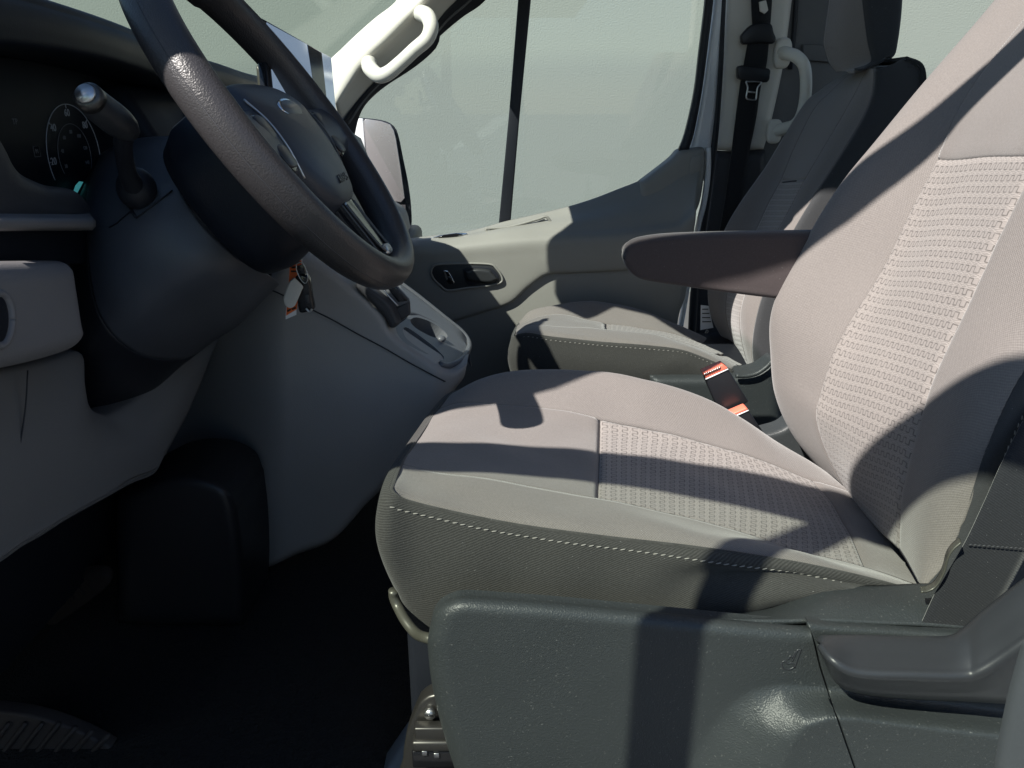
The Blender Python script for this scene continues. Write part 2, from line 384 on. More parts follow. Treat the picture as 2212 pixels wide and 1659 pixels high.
# ------------------------------------------------------------------ setting: lot and wall outside
def wallmat():
    m, nt, b = newmat('pale_render'); tc = nd(nt, 'ShaderNodeTexCoord').outputs['Object']
    z = nd(nt, 'ShaderNodeSeparateXYZ', None, Vector=tc).outputs[2]
    n = nd(nt, 'ShaderNodeTexNoise', None, Vector=tc, Scale=2.2, Detail=8.0, Roughness=.65).outputs[0]
    fine = nd(nt, 'ShaderNodeTexNoise', None, Vector=tc, Scale=90.0, Detail=3.0).outputs[0]
    col = mix(nt, n, (.225, .256, .225), (.238, .27, .236)); col = mix(nt, mth(nt, 'MULTIPLY', fine, .35), col, (.209, .236, .208))
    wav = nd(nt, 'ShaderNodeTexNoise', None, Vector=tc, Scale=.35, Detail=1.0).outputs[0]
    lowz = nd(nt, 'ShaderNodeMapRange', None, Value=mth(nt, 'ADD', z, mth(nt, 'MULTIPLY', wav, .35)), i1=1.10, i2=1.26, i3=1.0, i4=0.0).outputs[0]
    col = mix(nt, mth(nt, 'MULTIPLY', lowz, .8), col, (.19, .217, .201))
    nt.links.new(col, b.inputs['Base Color']); b.inputs['Roughness'].default_value = .9; b.inputs['Specular IOR Level'].default_value = .2
    nt.links.new(nd(nt, 'ShaderNodeBump', None, Strength=.3, Distance=.01, Height=fine).outputs[0], b.inputs['Normal'])
    return m
M['wall'] = wallmat()
M['lot'] = plastic('asphalt_lot', (.085, .087, .085), rough=.9, grain=120, bump=.4, spec=.2, kind='noise', dist=.004, var=.15)
g = mesh('ground', [(-120, -120, -.7), (120, -120, -.7), (120, 120, -.7), (-120, 120, -.7)], [(0, 1, 2, 3)], M['lot'], smooth=False); tag(g, kind='structure')
wl = thing('wall', (0, 6.2, -.7), 'long pale grey green rendered wall seen through the side and front windows', 'wall')
# the wall runs along the far side of the lot and turns the corner in front of the van
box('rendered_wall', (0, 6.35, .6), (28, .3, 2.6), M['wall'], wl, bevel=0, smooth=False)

# ------------------------------------------------------------------ van shell
van = thing('van_body', (0, 1.3, 0), 'white van cab shell around the two grey seats', 'van')
box('floor_panel', (.6, 1.3, -.03), (4.2, 1.62, .06), M['carpet'], van, bevel=0)
box('roof_panel', (1.70, 1.28, 1.45), (2.8, 1.66, .05), M['headliner'], van, bevel=.01)
box('firewall', (-1.05, 1.28, .35), (.05, 1.6, .75), M['dash'], van, bevel=0)
box('lower_side_panel', (1.9, 2.10, .2), (1.6, .05, .55), M['lower'], van, bevel=.005)
plate('bonnet', [(-1.07, .45, .70), (-2.0, .6, .5), (-2.0, 2.0, .5), (-1.07, 2.12, .70)], (0, 0, -.03), M['paint'], van)
# near side: sill, B pillar and rear side of the body
box('sill_panel', (.2, .47, -.12), (2.3, .10, .12), M['paint'], van, bevel=.02)
plate('sill_corner', [(-.18, .70, -.045), (-.147, .70, .012), (-.124, .70, .052), (-.08, .70, .058), (-.08, .70, -.045)], (0, .04, 0), M['shadepaint'], van, bevel=.008)
ribbon('door_opening_edge', PP([(2222, 1370), (2180, 1500), (2150, 1640), (2136, 1760)], .44), PP([(2330, 1370), (2300, 1500), (2280, 1640), (2270, 1760)], .42), M['seat_edge'], van, solid=.012, w=5)
box('side_wall', (1.75, .43, .25), (1.9, .06, .7), M['paint'], van, bevel=.01)
box('centre_pillar', (.86, .46, .7), (.14, .12, 1.5), M['trim'], van, bevel=.02)
# side frame over the driver door: roof rail curving down into the windscreen pillar
fl = [(.75, 1.39), (.30, 1.395), (.14, 1.395), (.05, 1.41), (-.05, 1.393), (-.10, 1.378), (-.19, 1.366), (-.25, 1.347), (-.31, 1.335), (-.355, 1.275), (-.395, 1.19), (-.44, 1.095), (-.49, 1.045), (-.60, .955), (-.70, .88), (-.78, .70)]
fu = [(-.90, .70), (-.84, .86), (-.75, 1.16), (-.60, 1.30), (-.46, 1.38), (-.30, 1.43), (-.1, 1.49), (.14, 1.50), (.75, 1.50)]
plate('door_frame_rail', [(x, .494, z) for x, z in fl+fu], (0, .012, 0), M['trim'], van, bevel=.006)
plate('overhead_shade_panel', [(x, y, 1.03) for x, y in ((-.20, 2.03), (-.22, 1.75), (-.25, 1.59), (-.34, 1.52), (-.42, 1.46), (-.44, 1.36), (-.37, 1.29), (-.28, 1.35), (-.2, 1.33), (-.13, 1.24), (.22, 1.24), (.22, 2.03))], (0, 0, .10), M['headliner'], van, bevel=.008)  # unseen panel added overhead, outline shaped to shade the passenger side
box('roof_shade_extension', (.12, 1.52, 1.455), (.44, 1.1, .045), M['headliner'], van, bevel=.005)  # unseen roof piece added to keep sun off the passenger backrest
# windscreen, bowed forward in the middle
wy = [.52, .66, .85, 1.05, 1.29, 1.53, 1.75, 1.94, 2.055]
def wx(y, z):
    near = np.interp(z, (.64, .88, .955, 1.045, 1.19, 1.30, 1.42), (-.84, -.74, -.64, -.53, -.43, -.36, -.20)); far = -.27+(z-.979)/.776
    t = (y-.52)/1.535; return near*(1-t)+far*t-.25*(1-((y-1.29)/.77)**2)
surf('windscreen', [[(wx(y, z), y, z) for y in wy] for z in (.64, .82, 1.0, 1.18, 1.40)], M['screenglass'], van, n=(16, 40), solid=.004)

# ------------------------------------------------------------------ driver door, swung open beside the camera
dd = thing('driver_door', (-.62, .50, .3), 'open driver door with slanted window frame and divider bar, outside the picture on the left', 'van door', 'doors of the van cab')
_al = math.radians(50)
def DD(s_, z): return np.array([-.62+s_*math.cos(_al), .50-s_*math.sin(_al), z])
dn = (-.035*math.sin(_al), -.035*math.cos(_al), 0)
fo = [(.02, .76), (.07, .88), (.129, .986), (.19, 1.08), (.252, 1.159), (.34, 1.27), (.432, 1.372), (.53, 1.43), (.63, 1.49), (.75, 1.54), (.95, 1.55), (1.02, 1.50), (1.05, 1.35), (1.07, .70), (1.0, .70), (.985, 1.33), (.94, 1.44), (.75, 1.43), (.64, 1.385), (.535, 1.315), (.465, 1.268), (.37, 1.185), (.283, 1.092), (.235, 1.02), (.188, .943), (.14, .84), (.12, .70), (.02, .62)]
plate('window_frame', [DD(*q) for q in fo], dn, M['seal'], dd, bevel=.004)
plate('divider_bar', [DD(*q) for q in ((.462, .5), (.505, .5), (.507, 1.30), (.466, 1.28))], dn, M['seal'], dd, bevel=.004)
plate('door_glass', [DD(*q)+np.array(dn)*.4 for q in ((.13, .52), (.13, .70), (.17, .90), (.25, 1.05), (.42, 1.22), (.62, 1.37), (.75, 1.43), (.92, 1.43), (.98, 1.33), (.99, .68), (.8, .60), (.5, .53), (.25, .50))], (np.array(dn)*.1).tolist(), M['tint'], dd, bevel=0, smooth=False)
plate('door_shell', [DD(*q) for q in ((.0, -.25), (1.05, -.25), (1.08, .70), (.95, .68), (.8, .60), (.5, .53), (.28, .53), (.20, .62), (.13, .72), (.08, .77), (0, .77))], (-.12*math.sin(_al), -.12*math.cos(_al), 0), M['paint'], dd, bevel=.01)

# ------------------------------------------------------------------ passenger door
YD = 2.07
door = thing('passenger_door', P(1200, 560, YD), 'beige grey passenger door panel with black pull handle beyond the far seat', 'van door', 'doors of the van cab')
sill = [(880, 519), (897, 514), (980, 508), (1051, 493), (1079, 484), (1229, 448), (1296, 426), (1348, 405), (1383, 391), (1410, 379), (1444, 352), (1465, 330), (1489, 322), (1517, 318)]
# upper sill: from the glass line forward to the armrest ridge
G_top = PP(spl(sill, 14), YD-.005)
ridge_px = [(880, 527), (897, 525), (980, 521), (1039, 514), (1105, 507), (1160, 503), (1227, 500), (1300, 497), (1350, 492), (1400, 487), (1440, 480), (1470, 472), (1490, 462), (1503, 440)]
G_ridge = PP(spl(ridge_px, 14), 1.985)
face_px = [(870, 560), (900, 570), (980, 566), (1040, 562), (1105, 556), (1160, 552), (1227, 548), (1300, 545), (1350, 540), (1400, 536), (1440, 532), (1465, 528), (1485, 520), (1498, 500)]
G_face = PP(spl(face_px, 14), 1.965)
crease_px = [(850, 715), (920, 708), (973, 692), (1053, 668), (1098, 653), (1123, 637), (1147, 609), (1168, 595), (1192, 589), (1296, 584), (1355, 580), (1420, 578), (1470, 575), (1492, 570)]
cpx = spl(crease_px, 40)
G_cr0 = PP(cr(spl(crease_px, 14), range(14)), 1.976)
def mid(a, b, t, o=(0, 0, 0)): return [np.asarray(x)*(1-t)+np.asarray(y)*t+np.asarray(o) for x, y in zip(a, b)]
rows = [G_top, mid(G_top, G_ridge, .35, (0, 0, -.002)), mid(G_top, G_ridge, .75, (0, 0, .004)), G_ridge, mid(G_ridge, G_face, .35, (0, -.012, 0)), G_face, mid(G_face, G_cr0, .5, (0, -.003, 0)), mid(G_face, G_cr0, .88, (0, -.004, 0)), G_cr0, [q+np.array([0, .014, -.003]) for q in G_cr0]]
arm_pad = surf('armrest_panel', rows, M['door'], door, n=(60, 110), solid=.004)
low_t = [(p[0], p[1]-4) for p in crease_px]
coons('lower_panel', low_t, [(850, 1000), (1100, 1000), (1300, 1000), (1470, 1000)], [(850, 711), (850, 850), (850, 1000)], [(1492, 566), (1480, 640), (1462, 720), (1462, 1000)], 1.984, M['door'], door, r=.006, depth=.03)
# raised rear corner of the sill with its screw cover
cov = coons('corner_cover', [(1383, 392), (1444, 345), (1465, 324), (1489, 320), (1517, 318), (1523, 328)], [(1360, 487), (1400, 484), (1450, 478), (1497, 470)], [(1383, 392), (1378, 430), (1360, 487)], [(1523, 328), (1521, 375), (1512, 434), (1497, 470)], 2.03, M['door'], door, r=.02, depth=.03)
cap = [(1490, 350), (1494, 339), (1516, 336), (1515, 362), (1510, 384), (1494, 385), (1489, 375)]
plate('screw_cover', PP(cap, 2.0275), (0, .004, 0), M['door'], door, bevel=.001)
# sill pocket
tube('pocket_rim', PP([(1048, 494), (1100, 490), (1160, 474), (1178, 468), (1186, 474), (1192, 487), (1180, 491), (1120, 499), (1060, 505), (1048, 494)], 2.020), .0036, M['door'], door, n=80, seg=8)
plate('pocket', PP([(1056, 496), (1110, 492), (1160, 479), (1176, 473), (1183, 484), (1120, 494), (1070, 500)], 2.024), (0, .01, 0), M['door'], door, bevel=.001)
# switch pod
pod = plate('switch_pod', PP([(918, 517), (950, 508), (985, 503), (1008, 503), (1011, 507), (1000, 512), (960, 515), (925, 519)], 2.0), (0, .02, -.004), M['chrome'], door, bevel=.002)
plate('window_switch', PP([(945, 513), (958, 507), (985, 504), (1000, 506), (985, 511), (960, 514)], 1.995), (0, .02, -.004), M['gloss'], pod, bevel=.002)
# door handle: bezel, recess, lever, lock switch
bez = [(931, 590), (934, 578), (949, 571), (1005, 569), (1058, 571), (1072, 580), (1084, 598), (1082, 610), (1055, 617), (1010, 622), (968, 627), (951, 616), (938, 604)]
bz = plate('handle_bezel', spl(PP(bez+[bez[0]], 1.957), 40)[:-1], (0, .03, 0), M['doordark'], door, bevel=.003)
tube('bezel_rim', PP(bez+[bez[0]], 1.957), .0026, M['door'], bz, n=90, seg=8)
rec = [(1000, 583), (1012, 577), (1045, 577), (1066, 583), (1078, 600), (1070, 608), (1040, 612), (1012, 616), (1003, 600)]
plate('handle_recess', spl(PP(rec+[rec[0]], 1.9555), 36)[:-1], (0, .004, 0), M['seal'], bz, bevel=.001)
coons('pull_lever', [(1004, 586), (1030, 580), (1056, 583), (1064, 590)], [(1010, 606), (1040, 611), (1062, 611), (1076, 603)], [(1004, 586), (1005, 597), (1010, 606)], [(1064, 590), (1070, 596), (1076, 603)], 1.945, M['doordark'], bz, nu=16, nv=24, r=.008, depth=.014)
sw = plate('lock_switch', PP([(957, 585), (966, 584), (972, 590), (982, 610), (979, 614), (969, 614), (963, 605)], 1.953), (0, .006, 0), M['chrome'], bz, bevel=.0015)
for v in (592, 604):
    plate('switch_button', PP([(960+(v-588)*.4, v-5), (967+(v-588)*.4, v-5), (972+(v-588)*.4, v+6), (965+(v-588)*.4, v+6)], 1.951), (0, .004, 0), M['gloss'], sw, bevel=.0008)
# glass, divider bar, frame
plate('window_pane', PP([(773, 246), (829, 180), (895, 139), (950, 70), (1041, 5), (1060, -60), (1530, -60), (1527, 0), (1500, 200), (1480, 290), (1461, 326), (1444, 352), (1383, 391), (1229, 448), (1079, 484), (880, 520), (880, 440)], 2.085), (0, .004, 0), M['glass'], door, bevel=0, smooth=False)
plate('divider_bar', PP([(1122, -80), (1151, -80), (1147, 0), (1122, 257), (1103, 481), (1077, 486), (1100, 240), (1119, 0)], 2.07), (0, .03, 0), M['seal'], door, bevel=.004)
rail = [(1524, -80), (1521, 0), (1508, 110), (1497, 200), (1478, 285), (1463, 325)]
rail2 = [(1543, -80), (1537, 0), (1524, 110), (1512, 200), (1496, 285), (1484, 325)]
ribbon('rear_frame_rail', PP(rail, 2.06), PP(rail2, 2.06), M['seal'], door, solid=.02, w=3)
# lower rear edge of the door in shade
ribbon('door_edge', PP([(1537, -80), (1537, 0), (1524, 110), (1512, 200), (1496, 285), (1486, 322)], 2.075), PP([(1556, -80), (1550, 0), (1542, 150), (1534, 260), (1526, 330), (1518, 390)], 2.085), M['paint'], door, solid=.02, w=4)
ribbon('door_jamb_strip', PP([(1524, 318), (1523, 360), (1515, 432), (1499, 505), (1462, 720)], 2.05), PP([(1530, 318), (1530, 375), (1521, 440), (1505, 505), (1468, 720)], 2.055), M['paint'], door, solid=.01, w=3)
# ------------------------------------------------------------------ B pillar with belt and grab handle
bp_ = thing('door_pillar', P(1600, 300, 2.1), 'pale trimmed door pillar behind the passenger door', 'pillar')
tube('pillar_seal', PP([(1563, -80), (1559, 0), (1553, 150), (1546, 260), (1538, 340), (1522, 460), (1500, 620), (1490, 800)], 2.075), .0105, M['seal'], bp_, n=50)
coons('upper_trim', [(1568, -80), (1640, -82), (1718, -80)], [(1545, 324), (1590, 326), (1649, 322)], [(1568, -80), (1566, 0), (1556, 150), (1545, 324)], [(1718, -80), (1708, 20), (1690, 150), (1664, 270), (1649, 322)], 2.085, M['trim'], bp_, r=.018, depth=.05)
coons('lower_trim', [(1545, 326), (1590, 328), (1652, 324)], [(1492, 900), (1560, 900), (1640, 900)], [(1545, 326), (1530, 450), (1505, 620), (1492, 900)], [(1652, 324), (1650, 450), (1640, 600), (1640, 900)], 2.09, M['fascia'], bp_, r=.015, depth=.05)
cs = thing('cargo_side', P(1800, 150, 2.14), 'dark grey lined van side behind the door pillar', 'van side')
plate('side_lining', PP([(1700, -80), (1930, -80), (1925, 330), (1690, 380), (1640, 520), (1640, 330), (1690, 150)], 2.13), (0, .03, 0), M['lower'], cs, bevel=.002)
plate('lining_ledge', PP([(1735, 95), (1800, 97), (1800, 135), (1735, 130)], 2.115), (0, .014, 0), M['lower'], cs, bevel=.003)
tube('lining_seam', PP([(1724, -80), (1716, 60), (1706, 150)], 2.125), .006, M['seal'], cs, n=10)
# grab handle on the pillar
gh = thing('grab_handle', P(1730, 200, 2.06), 'cream upright grab handle on the door pillar beside the passenger belt', 'grab handle', 'grab handles')
hp = PP([(1688, 113, 2.075), (1702, 116, 2.04), (1720, 122, 2.02), (1736, 140, 2.01), (1741, 170, 2.01), (1739, 215, 2.01), (1730, 252, 2.01), (1716, 270, 2.02), (1698, 277, 2.04), (1676, 283, 2.075)])
tube('grip', hp, [.0165, .0155, .0145, .014, .014, .014, .0145, .0155, .0165], M['handle'], gh, n=60, seg=16)
blob('handle_mount', P(1690, 115, 2.072), (.022, .012, .036), M['trim'], gh, pw=.7)
blob('handle_mount', P(1672, 284, 2.072), (.02, .012, .03), M['trim'], gh, pw=.7)
# passenger belt
pb = thing('passenger_seat_belt', P(1625, 200, 2.05), 'black passenger seat belt hanging down the pillar with a steel tongue', 'seat belt', 'front seat belts')
ribbon('webbing', PP([(1616, 85), (1606, 140), (1598, 185), (1588, 260), (1578, 340), (1566, 430), (1550, 520)], 2.055), PP([(1661, 85), (1655, 140), (1643, 185), (1632, 260), (1617, 335), (1603, 430), (1590, 520)], 2.055), M['belt'], pb, solid=.003)
plate('upper_webbing', PP([(1623, -40), (1672, -40), (1668, 0), (1664, 60), (1626, 60), (1623, 0)], 2.06), (0, .004, 0), M['belt'], pb, bevel=0)
gd = plate('belt_guide', spl(PP([(1601, 78), (1610, 66), (1628, 52), (1664, 50), (1672, 70), (1677, 84), (1670, 94), (1640, 92), (1612, 96), (1603, 93), (1601, 78)], 2.042), 40)[:-1], (0, .018, 0), M['beltpl'], pb, bevel=.004)
plate('guide_slot', PP([(1640, 4), (1655, 0), (1660, 22), (1652, 30), (1642, 24)], 2.052), (0, .006, 0), M['trim'], gd, bevel=.001)
tg = plate('tongue_block', spl(PP([(1593, 146), (1601, 141), (1630, 143), (1663, 149), (1664, 160), (1659, 177), (1628, 176), (1600, 172), (1594, 165), (1593, 146)], 2.035), 36)[:-1], (0, .02, 0), M['beltpl'], pb, bevel=.004)
to_ = PP([(1611, 176), (1644, 177), (1636, 190), (1633, 213), (1628, 216), (1615, 214), (1612, 209), (1615, 190)], 2.038)
tube('tongue_plate', to_+[to_[0]], .0022, M['steel'], tg, n=60, seg=6, smoothpath=True)
tube('tongue_bar', PP([(1614, 198), (1633, 200)], 2.038), .0022, M['steel'], tg, n=4, seg=6, smoothpath=False)

# ------------------------------------------------------------------ windscreen pillar trim, passenger side
ap = thing('windscreen_pillar', P(820, 120, 2.03), 'sunlit pale windscreen pillar trim with black door seal on the far side', 'pillar')
pA = [(905, -80), (857, 0), (806, 42), (756, 87), (735, 108), (715, 128), (698, 150), (690, 190)]
pB = [(985, -80), (930, -10), (905, 12), (840, 78), (790, 125), (766, 150), (749, 188), (725, 224)]
pC = [(1080, -80), (1000, -10), (962, 30), (900, 100), (850, 140), (805, 180), (768, 222), (737, 262)]
n8 = lambda q: spl(q, 8)
rows = [PP(n8(pA), 2.02), PP(n8([(a[0]*.55+b[0]*.45, a[1]*.55+b[1]*.45) for a, b in zip(pA, pB)]), 1.995), PP(n8(pB), 1.985), PP(n8([(a[0]*.5+b[0]*.5, a[1]*.5+b[1]*.5) for a, b in zip(pB, pC)]), 2.02), PP(n8(pC), 2.05)]
surf('pillar_trim', rows, M['trim'], ap, n=(30, 40), solid=.006)
pD = [(1110, -80), (1044, 0), (1000, 30), (948, 72), (941, 98), (895, 139), (829, 180), (790, 214), (773, 246), (760, 300)]
pC2 = [(1070, -80), (992, -8), (955, 28), (900, 98), (850, 138), (805, 178), (768, 220), (745, 250), (738, 262), (736, 300)]
ribbon('door_seal', PP(pC2, 2.052), PP(pD, 2.075), M['seal'], ap, solid=.01, w=8)
pE = [(1090, -80), (1016, 0), (965, 45), (915, 105), (860, 148), (818, 182), (782, 222), (760, 256), (750, 270)]
tube('seal_bead', PP(pE, 2.055), .003, M['lower'], ap, n=50, seg=8)
ah = thing('pillar_grab_handle', P(880, 110, 1.98), 'cream curved grab handle on the sunlit windscreen pillar', 'grab handle', 'grab handles')
hp = PP([(908, 28, 2.0), (924, 36, 1.955), (931, 58, 1.935), (922, 84, 1.93), (895, 108, 1.93), (866, 135, 1.93), (838, 158, 1.93), (818, 163, 1.935), (800, 148, 1.955), (797, 135, 2.0)])
tube('grip', hp, [.019, .0185, .0175, .0165, .016, .016, .0165, .0175, .0185, .019], M['handle'], ah, n=70, seg=18)

# ------------------------------------------------------------------ passenger mirror outside
mr = thing('door_mirror', P(830, 360, 2.35), 'white and black door mirror outside the passenger window', 'mirror')
hs = [(765, 262), (772, 255), (800, 256), (832, 261), (852, 272), (862, 292), (872, 340), (884, 400), (890, 452), (889, 492), (870, 500), (840, 480), (800, 440), (770, 330)]
plate('mirror_shell', spl(PP(hs+[hs[0]], 2.36), 60)[:-1], (-.06, .12, 0), M['seal'], mr, bevel=.012)
plate('painted_edge', PP([(764, 263), (771, 256), (784, 256), (790, 330), (800, 420), (780, 400), (770, 330)], 2.348), (0, .012, 0), M['paint'], mr, bevel=.003)
gl = [(785, 262), (790, 257), (822, 262), (842, 269), (850, 281), (855, 300), (866, 370), (874, 428), (866, 437), (848, 434), (836, 425), (812, 384), (792, 334)]
plate('mirror_glass', PP(gl, 2.345), (0, .014, 0), M['mirror'], mr, bevel=.001)
plate('lower_mirror_glass', PP([(838, 441), (876, 443), (878, 470), (862, 474)], 2.347), (0, .012, 0), M['fascia'], mr, bevel=.001)
box('mirror_arm', P(866, 520, 2.25), (.10, .26, .06), M['seal'], mr, bevel=.02)
# ------------------------------------------------------------------ seats
def col_grid(cols, nrow, j=None):
    """columns of measured points -> control grid rows x cols (rows run along each column)"""
    return np.stack([spl(PP(c), nrow) for c in cols], 1)
def sm(x, a, b):
    t = np.clip((x-a)/(b-a), 0, 1); return t*t*(3-2*t)

ds = thing('driver_seat', P(1400, 1000, .87), 'grey cloth driver seat with patterned centre and dark plastic side cover, nearest the camera', 'seat', 'front seats')
# cushion top, columns from near edge to far edge, each running front to rear
Yc = lambda y, pts: [(u, v, y) for u, v in pts]
ccols = [
    Yc(.66, [(850, 1065), (905, 1089), (1100, 1131), (1300, 1159), (1500, 1182), (1700, 1212), (1850, 1243), (1988, 1279)]),
    Yc(.685, [(852, 1040), (915, 1062), (1100, 1093), (1300, 1120), (1500, 1148), (1700, 1188), (1850, 1226), (1990, 1270)]),
    Yc(.735, [(866, 1003), (930, 1015), (1110, 1045), (1293, 1076), (1500, 1121), (1690, 1178), (1850, 1222), (1993, 1264)]),
    Yc(.80, [(888, 968), (955, 972), (1125, 1000), (1294, 1030), (1500, 1072), (1690, 1122), (1830, 1168), (1950, 1205)]),
    Yc(.90, [(922, 918), (990, 914), (1140, 930), (1296, 955), (1500, 1000), (1670, 1048), (1790, 1090), (1885, 1120)]),
    Yc(.962, [(945, 885), (1005, 872), (1150, 878), (1297, 904), (1500, 947), (1640, 990), (1740, 1028), (1835, 1064)]),
    Yc(1.02, [(976, 851), (1040, 817), (1150, 802), (1297, 808), (1450, 838), (1590, 897), (1690, 962), (1790, 1022)]),
    Yc(1.055, [(994, 846), (1058, 822), (1165, 810), (1305, 818), (1455, 850), (1595, 910), (1698, 975), (1800, 1035)]),
]
C8 = np.stack([np.array(PP(c)) for c in ccols], 1)          # 8 stations x 8 columns
# soften the corner at the front: the first row rolls down a little
def groove(G, lines):
    return G
def cushion_part(name, rng_, n, mat, disp=None):
    return surf(name, C8, mat, ds, n=n, rng_=rng_, disp=disp, solid=.006, offset=1)
def dent(edges, depth, w):
    """lower the rim of a patch along the named edges, like a sewn seam"""
    def f(G):
        nu, nv = G.shape[:2]; D = np.full((nu, nv), 9.)
        for e in edges:
            E = {'f': G[:1], 'r': G[-1:], 'n': G[:, :1], 'o': G[:, -1:]}[e].reshape(-1, 3)
            E = lin(E, 200)
            D = np.minimum(D, np.sqrt(((G[:, :, None]-E)**2).sum(-1)).min(-1))
        G = G.copy(); k = depth*(1-np.clip(D/w, 0, 1))**2
        x, y = G[..., 0], G[..., 1]
        G[..., 2] -= k; G[..., 2] += .0009*np.sin(x*46+y*19+np.sin(y*37)*1.3)+.0006*np.sin(y*71-x*33+np.sin(x*50)); return G
    return f
cushion_part('cushion_front', (0, 3, 2, 5), (40, 50), M['light'], dent('r', .004, .012))
cushion_part('cushion_insert', (3, 6.1, 2, 5), (70, 60), M['insert'], dent('fno', .003, .008))
cushion_part('cushion_rear', (6.1, 7, 2, 5), (24, 50), M['light'], dent('f', .005, .02))
cushion_part('near_bolster', (0, 7, 0, 2), (120, 24), M['light'], dent('n', .004, .012))
cushion_part('far_bolster', (0, 7, 5, 7), (110, 24), M['light'], dent('n', .002, .008))
# skirt: rails run from the far front corner round the near front corner to the rear
top = [np.array(q) for q in list(C8[0, ::-1])+list(C8[1:, 0])]
nf = 8                                                     # first eight points run along the front edge
def outw(i): return np.array([-1., 0, 0]) if i < nf-1 else (np.array([-.6, -.8, 0]) if i == nf-1 else np.array([0, -1., 0]))
dz = [-.15]*8+[-.158, -.155, -.14, -.12, -.072, -.036, -.012]
tot = len(top)
top = [q+np.array([0, 0, -.001]) for q in top]
sho = [q+outw(i)*(.010 if i < nf else .006 if i < tot-1 else .001)+np.array([0, 0, -.010 if i < tot-1 else -.003]) for i, q in enumerate(top)]
mid1 = [q+outw(i)*(.016 if i < nf else .012 if i < tot-2 else .003)+np.array([0, 0, dz[i]*.33]) for i, q in enumerate(top)]
mid2 = [q+outw(i)*(.002 if i < nf else .010 if i < tot-2 else .002)+np.array([0, 0, dz[i]*.68]) for i, q in enumerate(top)]
bot = [q+outw(i)*(-.022 if i < nf else -.004)+np.array([0, 0, dz[i]]) for i, q in enumerate(top)]
def wrinkle(G):
    G = G.copy(); nu, nv = G.shape[:2]
    for j in range(nv):
        x = G[0, j, 0]; k = float(sm(x, .12, .22)*(1-sm(x, .34, .42))) if G[0, j, 1] < .70 else 0
        for i in range(nu):
            t = i/(nu-1)
            G[i, j, 1] += -k*.008*math.sin((t*2.4+(x-.2)*4)*math.pi*1.6)*math.sin(math.pi*min(t*1.15, 1))
            if G[0, j, 1] > .66: pass
            G[i, j, 1] += .0008*math.sin(x*70+t*3)*math.sin(math.pi*t)
    return G
skirt = surf('cushion_skirt', [top, sho, mid1, mid2, bot], M['twill'], ds, n=(50, 220), disp=wrinkle, solid=.004, flip=True, offset=1)
edge = [np.array(q)+np.array([0, -.0005, .0006]) for q in top]
tube('seam_piping', edge, .0022, M['twill'], ds, n=160, seg=8)
Gk = wrinkle(sgrid([top, sho, mid1, mid2, bot], 0, 4, 7.15, 14, 81, 200))
st = [q+np.array([0, -.0042, 0]) for q in Gk[15]]
stitches('stitching', st[:190], M['thread'], ds, L=.0050, gap=.0030, r=.00065, tilt=.0010, out=(0, -.0009, .0004))
# backrest, columns from far side to near edge, each running bottom to top
bcols = [
    Yc(1.12, [(1850, 1010), (1775, 920), (1735, 850), (1722, 760), (1725, 690), (1750, 620), (1810, 510), (1880, 400), (1950, 310), (2050, 190), (2160, 60), (2270, -60), (2400, -190)]),
    Yc(1.07, [(1792, 1022), (1722, 940), (1684, 850), (1673, 760), (1676, 690), (1701, 620), (1761, 510), (1831, 400), (1901, 310), (2001, 190), (2111, 60), (2215, -60), (2340, -190)]),
    Yc(.985, [(1838, 1066), (1795, 985), (1770, 900), (1777, 850), (1801, 770), (1845, 690), (1900, 600), (1962, 480), (2030, 346), (2080, 240), (2155, 130), (2250, 10), (2390, -150)]),
    Yc(.87, [(1895, 1128), (1872, 1035), (1866, 955), (1878, 888), (1908, 803), (1950, 718), (2003, 612), (2068, 484), (2142, 341), (2196, 228), (2275, 110), (2372, -30), (2520, -225)]),
    Yc(.765, [(1950, 1185), (1957, 1078), (1970, 1005), (1988, 932), (2018, 840), (2058, 748), (2112, 630), (2180, 490), (2254, 337), (2310, 222), (2390, 95), (2492, -60), (2640, -300)]),
    Yc(.70, [(1984, 1240), (2008, 1155), (2028, 1072), (2052, 985), (2092, 882), (2145, 783), (2214, 665), (2298, 505), (2390, 312), (2450, 200), (2545, 42), (2640, -110), (2800, -350)]),
    Yc(.672, [(1997, 1268), (2045, 1208), (2080, 1124), (2102, 1052), (2134, 955), (2185, 845), (2258, 718), (2352, 540), (2445, 355), (2515, 220), (2612, 46), (2720, -130), (2880, -380)]),
]
B = np.stack([np.array(PP(c)) for c in bcols], 1)
def back_part(name, rng_, n, mat, dd=None):
    def disp(G):
        if not dd: return G
        nu, nv = G.shape[:2]; D = np.full((nu, nv), 9.)
        for e in dd:
            E = lin({'f': G[:1], 'r': G[-1:], 'n': G[:, -1:], 'o': G[:, :1]}[e].reshape(-1, 3), 240)
            D = np.minimum(D, np.sqrt(((G[:, :, None]-E)**2).sum(-1)).min(-1))
        G = G.copy(); k = .003*(1-np.clip(D/.01, 0, 1))**2
        G[..., 0] += .0008*np.sin(G[..., 2]*43+G[..., 1]*21+np.sin(G[..., 1]*40))
        G[..., 0] += k; G[..., 2] -= k*.4; return G
    return surf(name, B, mat, ds, n=n, rng_=rng_, disp=disp, solid=.006, offset=-1, flip=True)
back_part('backrest_insert', (0, 8, 2, 4), (160, 70), M['insert'], 'rno')
back_part('backrest_upper', (8, 12, 2, 4), (50, 50), M['light'], 'f')
back_part('far_back_bolster', (0, 12, 0, 2), (150, 40), M['light'], 'n')
back_part('near_back_bolster', (0, 12, 4, 6), (150, 40), M['light'], 'on')
